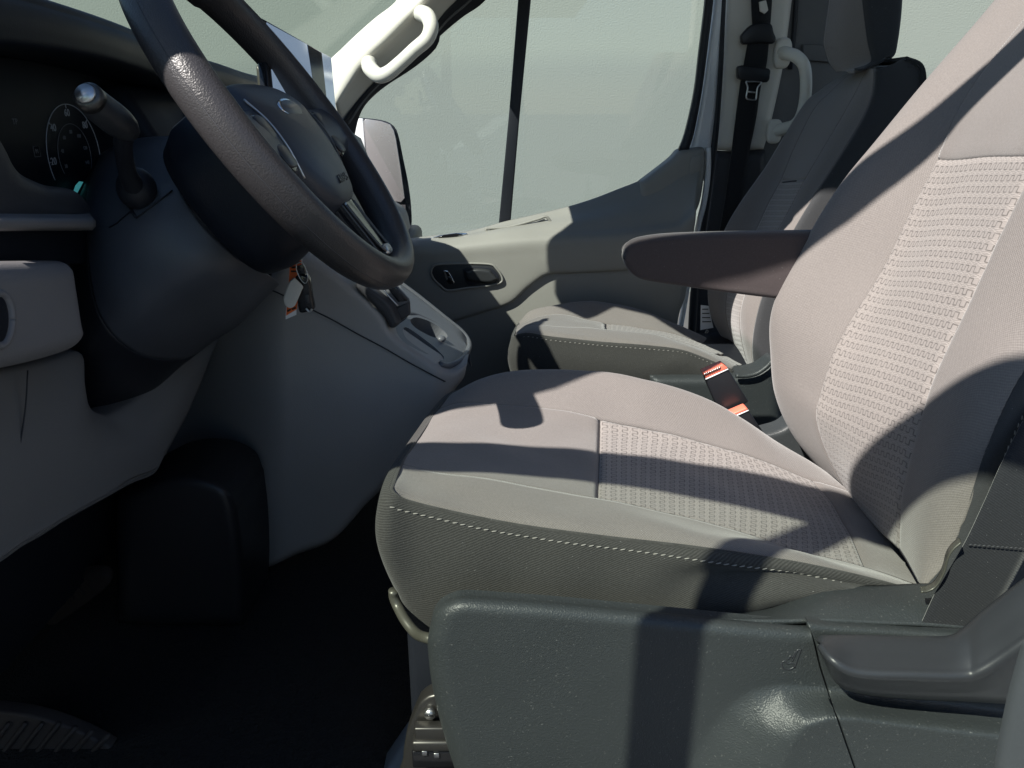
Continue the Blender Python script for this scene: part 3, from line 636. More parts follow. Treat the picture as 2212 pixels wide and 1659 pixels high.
for c_, i1 in ((2, 8), (4, 8)):
    tube('insert_seam', [q+np.array([-.0016, -.0006, .0008]) for q in cr(B[:, c_], np.linspace(.3, i1, 90))], .0011, M['arm'], ds, n=90, seg=6, smoothpath=False)
tube('insert_seam', [q+np.array([-.0018, 0, .0008]) for q in cr(B[8, :], np.linspace(2, 4, 40))], .0011, M['arm'], ds, n=40, seg=6, smoothpath=False)
# dark side of the backrest and its rear shell
e0 = [np.array(q) for q in B[:, 6]]
side = [e0, [q+np.array([.012, -.006, -.006]) for q in e0], [q+np.array([.06, -.008, -.03]) for q in e0], [q+np.array([.15, .004, -.07]) for q in e0]]
surf('backrest_side', side, M['side'], ds, n=(24, 150), solid=.004)
stitches('back_stitching', [q+np.array([.012, -.0105, -.006]) for q in spl(e0, 120)][6:110], M['thread'], ds, L=.0045, gap=.0035, r=.0007, out=(0, -.0008, 0))
bk = [[q+np.array([.15, .004, -.07]) for q in e0], [q+np.array([.17, .2, -.07]) for q in B[:, 3]], [q+np.array([.13, .01, -.06]) for q in B[:, 0]], [q for q in B[:, 0]]]
surf('backrest_shell', bk, M['side'], ds, n=(20, 40), solid=.004)
# armrest on the far side
arm_o = [(1347, 548), (1350, 535), (1360, 524), (1380, 516), (1436, 508), (1540, 504), (1640, 502), (1790, 500), (1800, 560), (1790, 650), (1690, 639), (1610, 630), (1533, 621), (1440, 607), (1388, 598), (1366, 586), (1353, 568)]
ay = 1.095
aT = [(1347, 552), (1352, 533), (1366, 521), (1390, 514), (1440, 508), (1540, 504), (1640, 502), (1790, 500)]
aB = [(1347, 552), (1354, 570), (1368, 587), (1390, 598), (1440, 607), (1533, 621), (1640, 635), (1790, 652)]
tT, tB = PP(aT, ay), PP(aB, ay); rowsA = []
for k in range(9):
    a = math.pi*k/8; rowsA.append([(t+b)/2+(t-b)/2*math.cos(a)+np.array([0, -.020*math.sin(a)**.22 if 0 < k < 8 else 0, 0]) for t, b in zip(tT, tB)])
surf('armrest', rowsA, M['arm'], ds, n=(30, 70), solid=.003)
tube('armrest_piping', [q+np.array([0, -.0015, .0]) for q in PP([(1347, 552), (1354, 533), (1368, 521), (1392, 514.5), (1440, 508.5), (1540, 504.5), (1640, 502.5), (1780, 500.5)], ay)], .0018, M['arm'], ds, n=60, seg=8)
tf = [.15, .6, .9, 1, 1, 1, 1, 1]
rowsT = [tT]+[[q+np.array([o[0], o[1]*f, o[2]*f]) for q, f in zip(src, tf)] for src, o in ((tT, (.002, .03, -.004)), (tT, (.004, .075, -.022)), (mid(tT, tB, .4), (.004, .085, 0)), (tB, (.004, .07, .006)))]+[tB]
surf('armrest_top', rowsT, M['arm'], ds, n=(20, 60), solid=.003)
tube('armrest_seam', PP([(1378, 594), (1440, 599), (1524, 607), (1610, 618), (1700, 630)], ay-.0145), .0012, M['seal'], ds, n=50, seg=6)

# side cover under the cushion
YV = .575
_so = lin([(1455, 1760), (1490, 1650), (1530, 1580), (1575, 1524), (1622, 1492), (1690, 1479), (1780, 1487), (1900, 1502), (2170, 1534), (2330, 1552)], 120)
_si = lin([(1668, 1760), (1690, 1660), (1712, 1605), (1742, 1570), (1790, 1553), (1850, 1554), (1900, 1561), (2170, 1594), (2330, 1612)], 120)
def scoop(u, v):
    # the lower rear corner steps out towards the door over a broad soft slope
    p = np.array([u, v]); i = ((_so-p)**2).sum(1).argmin(); j = ((_si-p)**2).sum(1).argmin()
    do, di = np.sqrt(((_so[i]-p)**2).sum()), np.sqrt(((_si[j]-p)**2).sum())
    def inside(c, k):
        k = min(max(k, 1), len(c)-2); t = c[k+1]-c[k-1]; w = p-c[k]; return t[0]*w[1]-t[1]*w[0] > 0
    f = 0. if not inside(_so, i) else 1. if inside(_si, j) else do/(do+di)
    return -.034*(.55*f+.45*f*f*(3-2*f))+.0010*math.sin(u*.011+v*.004)
vt = [(930, 1352), (936, 1328), (950, 1308), (975, 1294), (1007, 1288), (1100, 1294), (1219, 1303), (1428, 1323), (1583, 1338), (1690, 1348), (1748, 1352)]
vl = [(930, 1352), (925, 1375), (924, 1398), (931, 1465), (945, 1534), (962, 1597), (985, 1670), (1000, 1720)]
vr = [(1748, 1352), (1758, 1390), (1770, 1440), (1786, 1490), (1810, 1560), (1838, 1640), (1866, 1720)]
coons('side_cover', vt, [(1000, 1720), (1300, 1720), (1600, 1720), (1866, 1720)], vl, vr, YV, M['valance'], ds, nu=110, nv=170, r=.020, depth=.010, extra=scoop, grow=.75, hard=('bot', 'right'))
vl2 = [(1742, 1340), (1762, 1390), (1774, 1440), (1790, 1490), (1814, 1560), (1842, 1640), (1870, 1720)]
coons('rear_side_cover', [(1742, 1340), (1800, 1346), (1900, 1352), (2060, 1362), (2330, 1378)], [(1870, 1720), (2050, 1725), (2330, 1730)], vl2, [(2330, 1378), (2330, 1550), (2330, 1730)], YV+.002, M['valance'], ds, nu=90, nv=90, r=.012, depth=.006, extra=scoop, grow=.3, hard=('bot', 'right', 'left'))
# shelf between cover and cushion
sh = [PP([(1440, 1318), (1560, 1328), (1650, 1320), (1690, 1304), (1730, 1284), (1780, 1272), (1900, 1272), (2010, 1268), (2180, 1275)], .655), PP([(1440, 1330), (1560, 1338), (1650, 1336), (1700, 1328), (1745, 1318), (1800, 1310), (1900, 1312), (2010, 1312), (2180, 1320)], .615), PP([(1440, 1336), (1560, 1346), (1650, 1348), (1700, 1348), (1745, 1347), (1800, 1347), (1900, 1352), (2010, 1356), (2180, 1368)], .592)]
surf('cover_shelf', sh, M['valance'], ds, n=(16, 60), solid=.004)
# embossed heated-seat mark on the cover
icon = [[(1687, 1431), (1697, 1426), (1699, 1434), (1712, 1431), (1716, 1441), (1705, 1446), (1692, 1444), (1687, 1431)], [(1716, 1441), (1729, 1404)], [(1711, 1428), (1722, 1404), (1731, 1403)], [(1702, 1424), (1707, 1416), (1711, 1421), (1718, 1407)]]
for ic in icon: tube('embossed_mark', PP(ic, YV-.0006), .0008, M['valance'], ds, n=24, seg=6, smoothpath=False) if False else tube('embossed_mark', lin(PP(ic, YV-.0004), 20), .0009, M['lever'], ds, n=20, seg=6, smoothpath=False)
# recliner lever
lt = [(1768, 1388, .560), (1774, 1381, .560), (1850, 1381, .558), (1975, 1384, .556), (2050, 1383, .553), (2085, 1365, .55), (2130, 1327, .546), (2215, 1262, .54), (2330, 1180, .535)]
lr = [(1772, 1396, .545), (1800, 1428, .528), (1850, 1452, .522), (1960, 1458, .518), (2080, 1460, .516), (2118, 1450, .513), (2160, 1425, .511), (2225, 1380, .507), (2330, 1305, .503)]
lb = [(1785, 1420, .552), (1812, 1470, .545), (1870, 1490, .542), (1970, 1499, .539), (2070, 1503, .536), (2130, 1506, .533), (2190, 1508, .53), (2250, 1500, .526), (2330, 1450, .52)]
lu = [(1790, 1425, .575), (1815, 1474, .572), (1872, 1495, .570), (1970, 1504, .568), (2070, 1508, .566), (2130, 1511, .564), (2190, 1513, .562), (2250, 1505, .56), (2330, 1455, .556)]
lt0 = [(u, v, y+.012) for u, v, y in lt]
T_, R_, B_, U_ = (spl(PP(x), 40) for x in (lt, lr, lb, lu)); T0 = spl(PP(lt0), 40)
mx = lambda a, b, t, o: a*(1-t)+b*t+np.array(o)
surf('recliner_lever', [T0, T_, mx(T_, R_, .55, (0, -.001, .001)), mx(T_, R_, .86, (0, -.001, .0008)), R_+np.array([0, -.0005, 0]), mx(R_, B_, .2, (0, -.001, -.0002)), mx(R_, B_, .6, (0, -.001, 0)), B_, U_], M['lever'], ds, n=(60, 90), solid=.003)
# frame bits under the front edge
tube('front_tube', PP([(850, 1275, .655), (851, 1290, .655), (860, 1312, .65), (876, 1341, .635), (900, 1369, .62), (926, 1379, .60), (960, 1385, .60)]), .0052, M['tube'], ds, n=40, seg=14)
br = [(905, 1522), (925, 1506), (960, 1500), (1010, 1500), (1010, 1720), (864, 1720), (869, 1655), (874, 1606), (888, 1560)]
bk_ = plate('rail_bracket', spl(PP(br+[br[0]], .615), 60)[:-1], (0, .02, 0), M['darksteel'], ds, bevel=.004)
box('rail_cover', P(945, 1578, .607), (.045, .012, .016), M['darksteel'], bk_, bevel=.002)
box('seat_rail', P(950, 1604, .605), (.055, .014, .013), M['darksteel'], bk_, bevel=.003)
box('slotted_rail', P(950, 1632, .606), (.055, .012, .022), M['gloss'], bk_, bevel=.002)
for u, v in ((917, 1627), (943, 1632)): box('slot', P(u, v, .599), (.0055, .002, .0065), M['steel'], bk_, bevel=.0008)
scr = P(929, 1541, .611)
tube('screw', [scr+np.array([0, .004, 0]), scr+np.array([0, -.003, 0])], .0055, M['steel'], bk_, n=3, seg=18, smoothpath=False)
box('screw_slot', scr+np.array([0, -.0032, 0]), (.006, .001, .0013), M['gloss'], bk_, bevel=0)
# inner base plastics seen behind the cushion
coons('inner_cover', [(1632, 938), (1660, 932), (1690, 922), (1712, 902), (1738, 880)], [(1640, 1010), (1720, 1030), (1800, 1040)], [(1632, 938), (1636, 970), (1640, 1010)], [(1738, 880), (1770, 960), (1800, 1040)], 1.14, M['valance'], ds, nu=20, nv=24, r=.012, depth=.03)
box('seat_pedestal', (.14, .88, .12), (.50, .44, .26), M['seal'], ds, bevel=.01)

# driver belt
db = thing('driver_seat_belt', P(2100, 1150, .62), 'black driver seat belt webbing with stitched seam crossing beside the near backrest', 'seat belt', 'front seat belts')
bl = PP([(1975, 1384, .588), (2017, 1291, .60), (2034, 1262, .603), (2086, 1172, .612), (2128, 1083, .622), (2160, 1010, .635), (2200, 930, .65), (2290, 760, .67)])
brr = PP([(2080, 1388, .588), (2135, 1333, .594), (2173, 1284, .60), (2212, 1210, .606), (2262, 1110, .616), (2310, 1010, .63), (2350, 930, .645), (2430, 760, .66)])
ribbon('webbing', bl, brr, M['belt'], db, n=60, solid=.0018, w=8)
sa, sb = P(2092, 1176, .6085), P(2230, 1186, .604)
stitches('belt_stitching', [sa, sb], M['fascia'], db, L=.003, gap=.001, r=.0007)
ea = [P(u, v, .596) for u, v in ((1990, 1281), (2003, 1280), (2020, 1272), (2034, 1254), (2044, 1232), (2050, 1208), (2060, 1190), (2078, 1174))]
eb = [q+np.array([.004, .010, -.001]) for q in ea]
ribbon('anchor_strip', ea, eb, M['tube'], db, n=40, solid=.0016)

# buckles between the seats
def buckle(label, Y, top4, low2, teeth):
    b_ = thing('belt_buckle', P(top4[2][0], top4[2][1], Y), label, 'buckle', 'red buckles between the seats')
    tl, tr, br_, bl_ = [np.array(P(*q, Y)) for q in top4]
    lo = [np.array(P(*q, Y)) for q in low2]
    plate('buckle_body', [bl_, br_, lo[1], lo[0]], (0, .022, 0), M['beltpl'], b_, bevel=.003)
    plate('release_button', [tl, tr, br_+np.array([0, 0, .001]), bl_+np.array([0, 0, .001])], (0, .02, 0), M['red'], b_, bevel=.0015)
    if teeth:
        for k in range(9):
            t = (k+1)/11; q = tl+(tr-tl)*t+np.array([0, -.001, -.003]); box('button_rib', q, (.0012, .002, .005), M['steel'], b_, bevel=0, rot=Matrix.Rotation(.35, 3, 'Y'))
    tube('button_edge', [bl_+np.array([0, -.0005, 0]), br_+np.array([0, -.0005, 0])], .0012, M['clear'], b_, n=4, seg=6, smoothpath=False)
    return b_
buckle('upper belt buckle with ribbed red button, between the two seats', 1.145, [(1518, 806), (1562, 787), (1573, 797), (1524, 819)], [(1560, 905), (1618, 868)], True)
buckle('lower belt buckle with plain orange red button, half hidden by the driver cushion', 1.12, [(1574, 897), (1612, 881), (1617, 886), (1580, 902)], [(1606, 960), (1650, 935)], False)

# ------------------------------------------------------------------ passenger seat
ps = thing('passenger_seat', P(1400, 720, 1.7), 'grey cloth passenger seat with headrest and dark side panels, behind the driver seat', 'seat', 'front seats')
pc = [
    Yc(1.51, [(1113, 727), (1140, 718), (1192, 726), (1296, 737), (1400, 745), (1470, 754), (1522, 772), (1580, 797)]),
    Yc(1.53, [(1114, 719), (1145, 710), (1195, 715), (1298, 725), (1400, 734), (1472, 745), (1525, 762), (1586, 792)]),
    Yc(1.58, [(1115, 713), (1150, 702), (1200, 704), (1310, 711), (1400, 720), (1478, 740), (1532, 760), (1596, 790)]),
    Yc(1.70, [(1117, 707), (1155, 694), (1210, 693), (1310, 703), (1410, 716), (1490, 737), (1545, 760), (1606, 787)]),
    Yc(1.83, [(1119, 702), (1160, 685), (1215, 680), (1310, 698), (1420, 712), (1500, 735), (1560, 758), (1612, 784)]),
    Yc(1.89, [(1123, 694), (1150, 671), (1220, 655), (1300, 654), (1395, 674), (1475, 707), (1545, 738), (1604, 772)]),
    Yc(1.93, [(1128, 697), (1155, 676), (1222, 660), (1302, 660), (1398, 680), (1478, 713), (1548, 745), (1608, 780)]),
]
Q = np.stack([np.array(PP(c)) for c in pc], 1)
def pcu(name, r_, n, mat, dd=None): surf(name, Q, mat, ps, n=n, rng_=r_, disp=dd, solid=.005, offset=1)
pcu('cushion_front', (0, 3, 2, 4), (24, 24), M['light'], dent('r', .004, .014))
pcu('cushion_insert', (3, 6.2, 2, 4), (30, 24), M['insert'], dent('fno', .004, .012))
pcu('cushion_rear', (6.2, 7, 2, 4), (12, 24), M['light'], dent('f', .005, .02))
pcu('near_bolster', (0, 7, 0, 2), (70, 14), M['light'], dent('n', .003, .01))
pcu('far_bolster', (0, 7, 4, 6), (70, 14), M['light'], dent('n', .003, .01))
pt = PP([(1124, 697, 1.9), (1116, 708, 1.75), (1110, 722, 1.56), (1109, 729, 1.515), (1120, 724, 1.50), (1142, 721, 1.498), (1192, 729, 1.498), (1296, 740, 1.498), (1400, 748, 1.498), (1470, 757, 1.498), (1522, 775, 1.50), (1582, 800, 1.50)])
pm = [q+np.array([-.006 if i < 4 else 0, -.008, -.05 if i < 9 else -.03]) for i, q in enumerate(pt)]
pbm = [q+np.array([.02 if i < 4 else .008, .004, z]) for i, (q, z) in enumerate(zip(pt, [-.14, -.14, -.14, -.14, -.14, -.14, -.135, -.125, -.11, -.095, -.07, -.03]))]
surf('cushion_skirt', [pt, pm, pbm], M['twill'], ps, n=(24, 120), solid=.004, flip=True, offset=1)
tube('seam_piping', pt, .0024, M['twill'], ps, n=100, seg=8)
stitches('stitching', [q*.9+m*.1+np.array([0, -.003, 0]) for q, m in zip(spl(pt, 100)[22:97], spl(pm, 100)[22:97])], M['thread'], ps, L=.006, gap=.0035, r=.0008)
pbk = [
    Yc(1.90, [(1606, 790), (1568, 735), (1540, 683), (1532, 625), (1545, 560), (1566, 500), (1600, 441), (1652, 368), (1687, 312), (1739, 229), (1774, 198), (1809, 174), (1845, 156)]),
    Yc(1.83, [(1613, 792), (1588, 735), (1574, 683), (1577, 630), (1602, 565), (1638, 497), (1665, 440), (1692, 390), (1722, 318), (1762, 240), (1797, 203), (1830, 172), (1860, 151)]),
    Yc(1.64, [(1622, 794), (1608, 740), (1603, 690), (1612, 640), (1645, 565), (1687, 497), (1718, 440), (1744, 390), (1782, 325), (1822, 258), (1850, 208), (1868, 172), (1880, 148)]),
    Yc(1.575, [(1632, 797), (1628, 750), (1634, 700), (1650, 640), (1680, 570), (1718, 497), (1756, 434), (1786, 388), (1822, 332), (1862, 266), (1885, 215), (1892, 178), (1893, 150)]),
]
PB = np.stack([np.array(PP(c)) for c in pbk], 1)
def pbp(name, r_, n, mat): surf(name, PB, mat, ps, n=n, rng_=r_, solid=.005, flip=True, offset=-1)
pbp('backrest_insert', (0, 7, 1, 2), (60, 20), M['insert']); pbp('backrest_upper', (7, 12, 1, 2), (40, 20), M['light'])
pbp('far_back_bolster', (0, 12, 0, 1), (80, 14), M['light']); pbp('near_back_bolster', (0, 12, 2, 3), (80, 18), M['light'])
tube('back_seam', PP([(1690, 394), (1718, 391), (1744, 391)], 1.70), .0012, M['seal'], ps, n=12, seg=6)
re_ = PP([(1690, 840), (1700, 790), (1712, 740), (1740, 680), (1785, 610), (1840, 530), (1890, 450), (1930, 380), (1965, 300), (1980, 236), (1984, 176), (1976, 142), (1945, 128)], 1.60)
ne = [np.array(q) for q in PB[:, 3]]
tp = [np.array(q) for q in re_]
sd = [ne, [a*.97+b*.03+np.array([0, -.012, 0]) for a, b in zip(ne, tp)], [a*.55+b*.45+np.array([0, -.018, 0]) for a, b in zip(ne, tp)], [a*.06+b*.94+np.array([0, -.012, 0]) for a, b in zip(ne, tp)], tp, [b+np.array([.02, .33, 0]) for b in tp]]
surf('backrest_side', sd, M['side'], ps, n=(40, 60), solid=.004)
tt = [PB[12, 3], PB[12, 2], PB[12, 1], PB[12, 0]]
surf('backrest_top', [tt, [q+np.array([.07, 0, .005]) for q in tt], [tp[-1]+np.array([0, 0, 0]), tp[-1]+np.array([0, .1, 0]), tp[-1]+np.array([0, .22, 0]), tp[-1]+np.array([.02, .33, 0])]], M['side'], ps, n=(12, 20), solid=.004)
# headrest
hf = [PP([(1845, 152), (1872, 143), (1884, 128), (1876, 90), (1868, 30), (1864, -20), (1868, -90)], 1.62), PP([(1826, 154), (1828, 148), (1826, 130), (1820, 90), (1822, 30), (1825, -20), (1830, -90)], 1.70), PP([(1806, 155), (1792, 138), (1782, 110), (1779, 85), (1788, 20), (1793, -20), (1800, -90)], 1.80)]
hf = [[np.array(q) for q in r_] for r_ in hf]
surf('headrest_front', hf, M['light'], ps, n=(24, 40), solid=.005)
hs_ = [hf[0], [q+np.array([.012, -.014, 0]) for q in hf[0]], [np.array(q) for q in PP([(1925, 120), (1928, 114), (1930, 106), (1936, 78), (1942, 30), (1945, -20), (1948, -90)], 1.61)], [np.array(q)+np.array([.01, .17, 0]) for q in PP([(1925, 120), (1928, 114), (1930, 106), (1936, 78), (1942, 30), (1945, -20), (1948, -90)], 1.61)], hf[2]]
surf('headrest_side', hs_, M['side'], ps, n=(40, 40), solid=.004)
for y in (1.66, 1.78): tube('headrest_post', [P(1890, 160, y), P(1893, 100, y)], .006, M['steel'], ps, n=4, seg=10, smoothpath=False)
# lower side cover and dark base
coons('side_cover', [(1405, 812), (1480, 812), (1560, 812), (1600, 808), (1640, 800), (1676, 776)], [(1405, 960), (1500, 960), (1690, 960)], [(1405, 812), (1405, 880), (1405, 960)], [(1676, 776), (1684, 860), (1690, 960)], 1.46, M['valance'], ps, nu=30, nv=40, r=.02, depth=.05, hard=('bot',))
tube('cover_edge', PP([(1590, 812), (1612, 812), (1636, 806), (1656, 792), (1672, 775)], 1.45), .0045, M['valance'], ps, n=30)
box('seat_pedestal', (.33, 1.72, .09), (.46, .44, .2), M['seal'], ps, bevel=.01)
# white care label between cushion and backrest
cl = thing('care_label', P(1525, 690, 1.93), 'white printed label hanging behind the passenger cushion', 'label')
lab = PP([(1514, 659), (1531, 661), (1541, 708), (1513, 713)], 1.93)
plate('label_sheet', lab, (0, .0015, 0), M['clear'], cl, bevel=0, smooth=False)
for k in range(4): tube('label_print', PP([(1517, 668+k*9), (1530+k*2, 668+k*9)], 1.9285), .0012, M['fascia'], cl, n=4, seg=5, smoothpath=False)
tube('label_string', PP([(1527, 712), (1523, 722), (1530, 716), (1526, 711)], 1.925), .0016, M['thread'], cl, n=20, seg=6)
# ------------------------------------------------------------------ dashboard
dash = thing('dashboard', PX(100, 500, -.5), 'black dashboard with hooded instrument cluster and grey knee panel on the left', 'dashboard')
XD = -.50
# hood over the cluster and the pad running to the centre (rows: windscreen side -> lip -> underside)
hoodY = [.58, .66, .78, .92, 1.06, 1.18, 1.30, 1.45, 1.62, 1.80, 2.0]
zt = [.835, .848, .852, .848, .842, .833, .822, .815, .805, .80, .795]
back = [(-.86, y, .755) for y in hoodY]
topr = [(-.70, y, z-.006) for y, z in zip(hoodY, zt)]
xl = [-.475, -.47, -.47, -.475, -.485, -.495, -.50, -.505, -.51, -.515, -.52]
lip0 = [(x-.03, y, z) for x, y, z in zip(xl, hoodY, zt)]
lip1 = [(x, y, z-.012) for x, y, z in zip(xl, hoodY, zt)]
zl = [.79, .800, .806, .805, .797, .785, .774, .77, .763, .758, .75]
lip2 = [(x+.004, y, z+.008) for x, y, z in zip(xl, hoodY, zl)]
lip3 = [(x-.01, y, z-.003) for x, y, z in zip(xl, hoodY, zl)]
und = [(x-.08, y, z-.002) for x, y, z in zip(xl, hoodY, zl)]
surf('hood', [back, topr, lip0, lip1, lip2, lip3, und], M['dash'], dash, n=(50, 70), solid=.004)
# cluster recess and face
XF = -.565
cl_ = plate('instrument_cluster', [(XF, .62, .58), (XF, 1.22, .58), (XF, 1.22, .80), (XF, .62, .80)], (-.01, 0, 0), M['dash'], dash, bevel=.002)
cluster = cl_
gc = np.array([XF+.0006, 1.035, .688])
def arc(r, a0, a1, n=60): return [gc+np.array([0, r*math.cos(a), r*math.sin(a)]) for a in np.linspace(a0, a1, n)]
def gl_(name, r, a0, a1, w, mat): tube(name, arc(r, a0, a1), w, mat, cluster, n=60, seg=6, smoothpath=False)
R1 = .062
gl_('gauge_ring', R1, math.radians(205), math.radians(-25), .0006, M['gauge'])
gl_('inner_gauge_ring', R1*.62, math.radians(212), math.radians(-30), .0004, M['dimgauge'])
for k, t in enumerate(('0', '20', '40', '60', '80', '100', '120')):
    a = math.radians(232-k*47); q = gc+np.array([0, math.cos(a), math.sin(a)])*(R1*.83)
    if k in (1, 2, 3, 4): text('gauge_number', t, q, (0, 1, 0), (0, 0, 1), .0125, M['gauge'], cluster)
    p0, p1 = gc+np.array([0, math.cos(a), math.sin(a)])*R1, gc+np.array([0, math.cos(a), math.sin(a)])*(R1*.92)
    if k in (1, 2, 3, 4): tube('gauge_tick', [p0, p1], .0006, M['gauge'], cluster, n=2, seg=5, smoothpath=False)
for k, t in enumerate(('20', '40', '60', '80', '100', '120', '140')):
    a = math.radians(205-k*38); q = gc+np.array([0, math.cos(a), math.sin(a)])*(R1*.46)
    text('inner_number', t, q, (0, 1, 0), (0, 0, 1), .0065, M['dimgauge'], cluster)
# warning lamp outline and small symbol
wq = PX(78, 427*0+327, XF)
for d_ in (.006,): tube('warning_symbol', [wq+np.array([.001, y*d_, z*d_]) for y, z in ((-1, -1), (1, -1), (1, 1), (-1, 1), (-1, -1))], .0004, M['dimgauge'], cluster, n=5, seg=5, smoothpath=False)
text('warning_letter', 'M', wq+np.array([.001, 0, 0]), (0, 1, 0), (0, 0, 1), .007, M['dimgauge'], cluster)
text('warning_letter', 'TP', PX(32, 263, XF), (0, 1, 0), (0, 0, 1), .009, M['dimgauge'], cluster)
nb = gc+np.array([.004, -.012, -.008])
plate('needle', [PX(155, 434, XF+.01), PX(166, 401, XF+.01), PX(174, 392, XF+.01), PX(180, 393, XF+.01), PX(172, 408, XF+.01), PX(158, 433, XF+.01)], (-.002, 0, 0), M['cyan'], cluster, bevel=0, smooth=False)
# fascia beside and below the cluster
fe = [(-40, 270), (0, 330), (17, 362), (36, 383), (64, 397), (98, 409), (140, 414), (168, 428), (200, 470)]
fr = [[PX(u, v, -.50) for u, v in fe], [PX(u+1, v+4, -.478) for u, v in fe], [PX(-60, 470, -.47)]+[PX(u, max(v+40, 440), -.47) for u, v in fe[1:-1]]+[PX(205, 478, -.48)], [PX(u*1.0, 466, -.468) for u in np.linspace(-70, 200, 9)]]
surf('cluster_surround', fr, M['fascia'], dash, n=(30, 50), solid=.004)
# ledge, vent box, knee panel
lg = plate('ledge', [PX(-60, 462, -.465), PX(150, 461, -.465), PX(180, 466, -.465), PX(196, 480, -.465), PX(-60, 484, -.465)], (.0, 0, 0.0), M['knee'], dash, bevel=0) if False else surf('ledge', [[PX(u, 461, -.50) for u in (-60, 40, 120, 186)], [PX(u, 478, -.445) for u in (-60, 40, 120, 200)], [PX(u, 486, -.442) for u in (-60, 40, 120, 200)], [PX(u, 490, -.46) for u in (-60, 40, 120, 198)]], M['knee'], dash, n=(16, 20), solid=.004)
plate('vent_box', [PX(-60, 486, -.47), PX(196, 484, -.47), PX(190, 570, -.47), PX(-60, 570, -.47)], (-.02, 0, 0), M['dash'], dash, bevel=.002)
kp = coons('knee_panel', [(-80, 566), (0, 565), (80, 564), (158, 563), (171, 570), (177, 590)], [(-80, 822), (0, 804), (80, 788), (160, 764), (188, 748), (199, 725)], [(-80, 566), (-80, 700), (-80, 822)], [(177, 590), (183, 630), (192, 690), (199, 725)], 0, M['knee'], dash, nu=50, nv=50, r=.02, depth=.09, X0=-.425, hard=('left',))
vent = [PX(22*math.cos(a)-2, 690+52*math.sin(a), -.4245) for a in np.linspace(0, 2*math.pi, 40)[:-1]]
plate('round_vent', vent, (-.004, 0, 0), M['dash'], dash, bevel=.001)
tube('vent_rim', [PX(27*math.cos(a)-2, 690+57*math.sin(a), -.4255) for a in np.linspace(0, 2*math.pi, 60)], .0035, M['knee'], dash, n=60, seg=10, smoothpath=False)
# lower dash: panel below the column with the blackened lower cowl above it
lowtop = [(-60, 815), (0, 803), (100, 782), (158, 764), (161, 800), (164, 850), (176, 882), (195, 897), (222, 900), (262, 880), (302, 850), (330, 815), (350, 790), (400, 745), (452, 700)]
lowbot = [(-60, 1240), (0, 1200), (40, 1172), (80, 1150), (130, 1118), (180, 1090), (230, 1063), (280, 1036), (326, 1017), (345, 985), (370, 940), (400, 885), (420, 840), (440, 790), (460, 730)]
XL = -.50
lr0 = [PX(u, v, XL-.0) for u, v in lowtop]; lr1 = [PX(u, v, XL+.02) for u, v in lowbot]
rowsL = [[q+np.array([-.03, 0, 0]) for q in lr0], lr0, mid(lr0, lr1, .08, (.008, 0, 0)), mid(lr0, lr1, .5, (.015, 0, 0)), mid(lr0, lr1, .95, (.004, 0, 0)), lr1, [q+np.array([-.06, 0, .0]) for q in lr1]]
surf('lower_dash_panel', rowsL, M['lower'], dash, n=(30, 90), solid=.004)
tube('panel_joint', [PX(u, v, XL+.026) for u, v in ((60, 800), (55, 880), (40, 980), (15, 1100))], .0008, M['seal'], dash, n=20, seg=6)
for v in (1084, 1245): pass
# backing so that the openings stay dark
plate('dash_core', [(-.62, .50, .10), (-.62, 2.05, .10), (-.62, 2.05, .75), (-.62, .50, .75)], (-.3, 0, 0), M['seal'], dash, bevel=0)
plate('passenger_dash', [(-.50, 1.32, .34), (-.36, 1.32, .40), (-.295, 1.32, .50), (-.302, 1.32, .60), (-.33, 1.32, .68), (-.38, 1.32, .712), (-.47, 1.32, .755), (-.62, 1.32, .775), (-.62, 1.32, .34)], (0, .455, 0), M['shroud'], dash, bevel=.012)
plate('dash_end', [(-.42, 1.78, .36), (-.29, 1.78, .40), (-.255, 1.78, .46), (-.262, 1.78, .505), (-.30, 1.78, .53), (-.46, 1.78, .62), (-.5, 1.78, .36)], (0, .19, 0), M['knee'], dash, bevel=.02)
plate('centre_stack', [(-.50, 1.12, .36), (-.44, 1.12, .50), (-.46, 1.12, .64), (-.53, 1.12, .775), (-.62, 1.12, .775), (-.62, 1.12, .36)], (0, .195, 0), M['dash'], dash, bevel=.015)
# ------------------------------------------------------------------ screen on the dash
sc = thing('dash_screen', P(640, 170, 1.2), 'tablet screen with painted-in reflections standing on the dash behind the steering wheel', 'screen')
sn = np.array([.947, -.05, .316]); sn /= np.linalg.norm(sn); s0 = P(645, 90, 1.22)
def RP(u, v):
    r = _ray(u, v); o = np.array([0, 0, CAM_Z]); return o+r*(((s0-o)@sn)/(r@sn))
TL, TR, BR, BL = RP(575, 49), RP(714, 125), RP(727, 268), RP(598, 272); nrm = sn
plate('screen_case', [TL+(TL-TR)*.05+(TL-BL)*.03, TR+(TL-BL)*.02, BR, BL+(TL-TR)*.05], -nrm*.012, M['gloss'], sc, bevel=.002)
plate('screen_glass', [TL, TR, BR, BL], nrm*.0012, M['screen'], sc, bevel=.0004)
plate('reflection_band', [q+nrm*.0016 for q in (RP(662, 97), RP(693, 115), RP(709, 266), RP(688, 267))], -nrm*.0003, M['screenrefl'], sc, bevel=0, smooth=False)  # dark strip painted on as a pillar's reflection
plate('screen_stand', PP([(551, 138), (571, 152), (590, 240), (560, 235)], 1.12), (0, .02, 0), M['tube'], sc, bevel=.004)
plate('stand_plate', PP([(528, 187), (552, 186), (556, 202), (530, 204)], 1.16), (0, .01, 0), M['knee'], sc, bevel=.002)

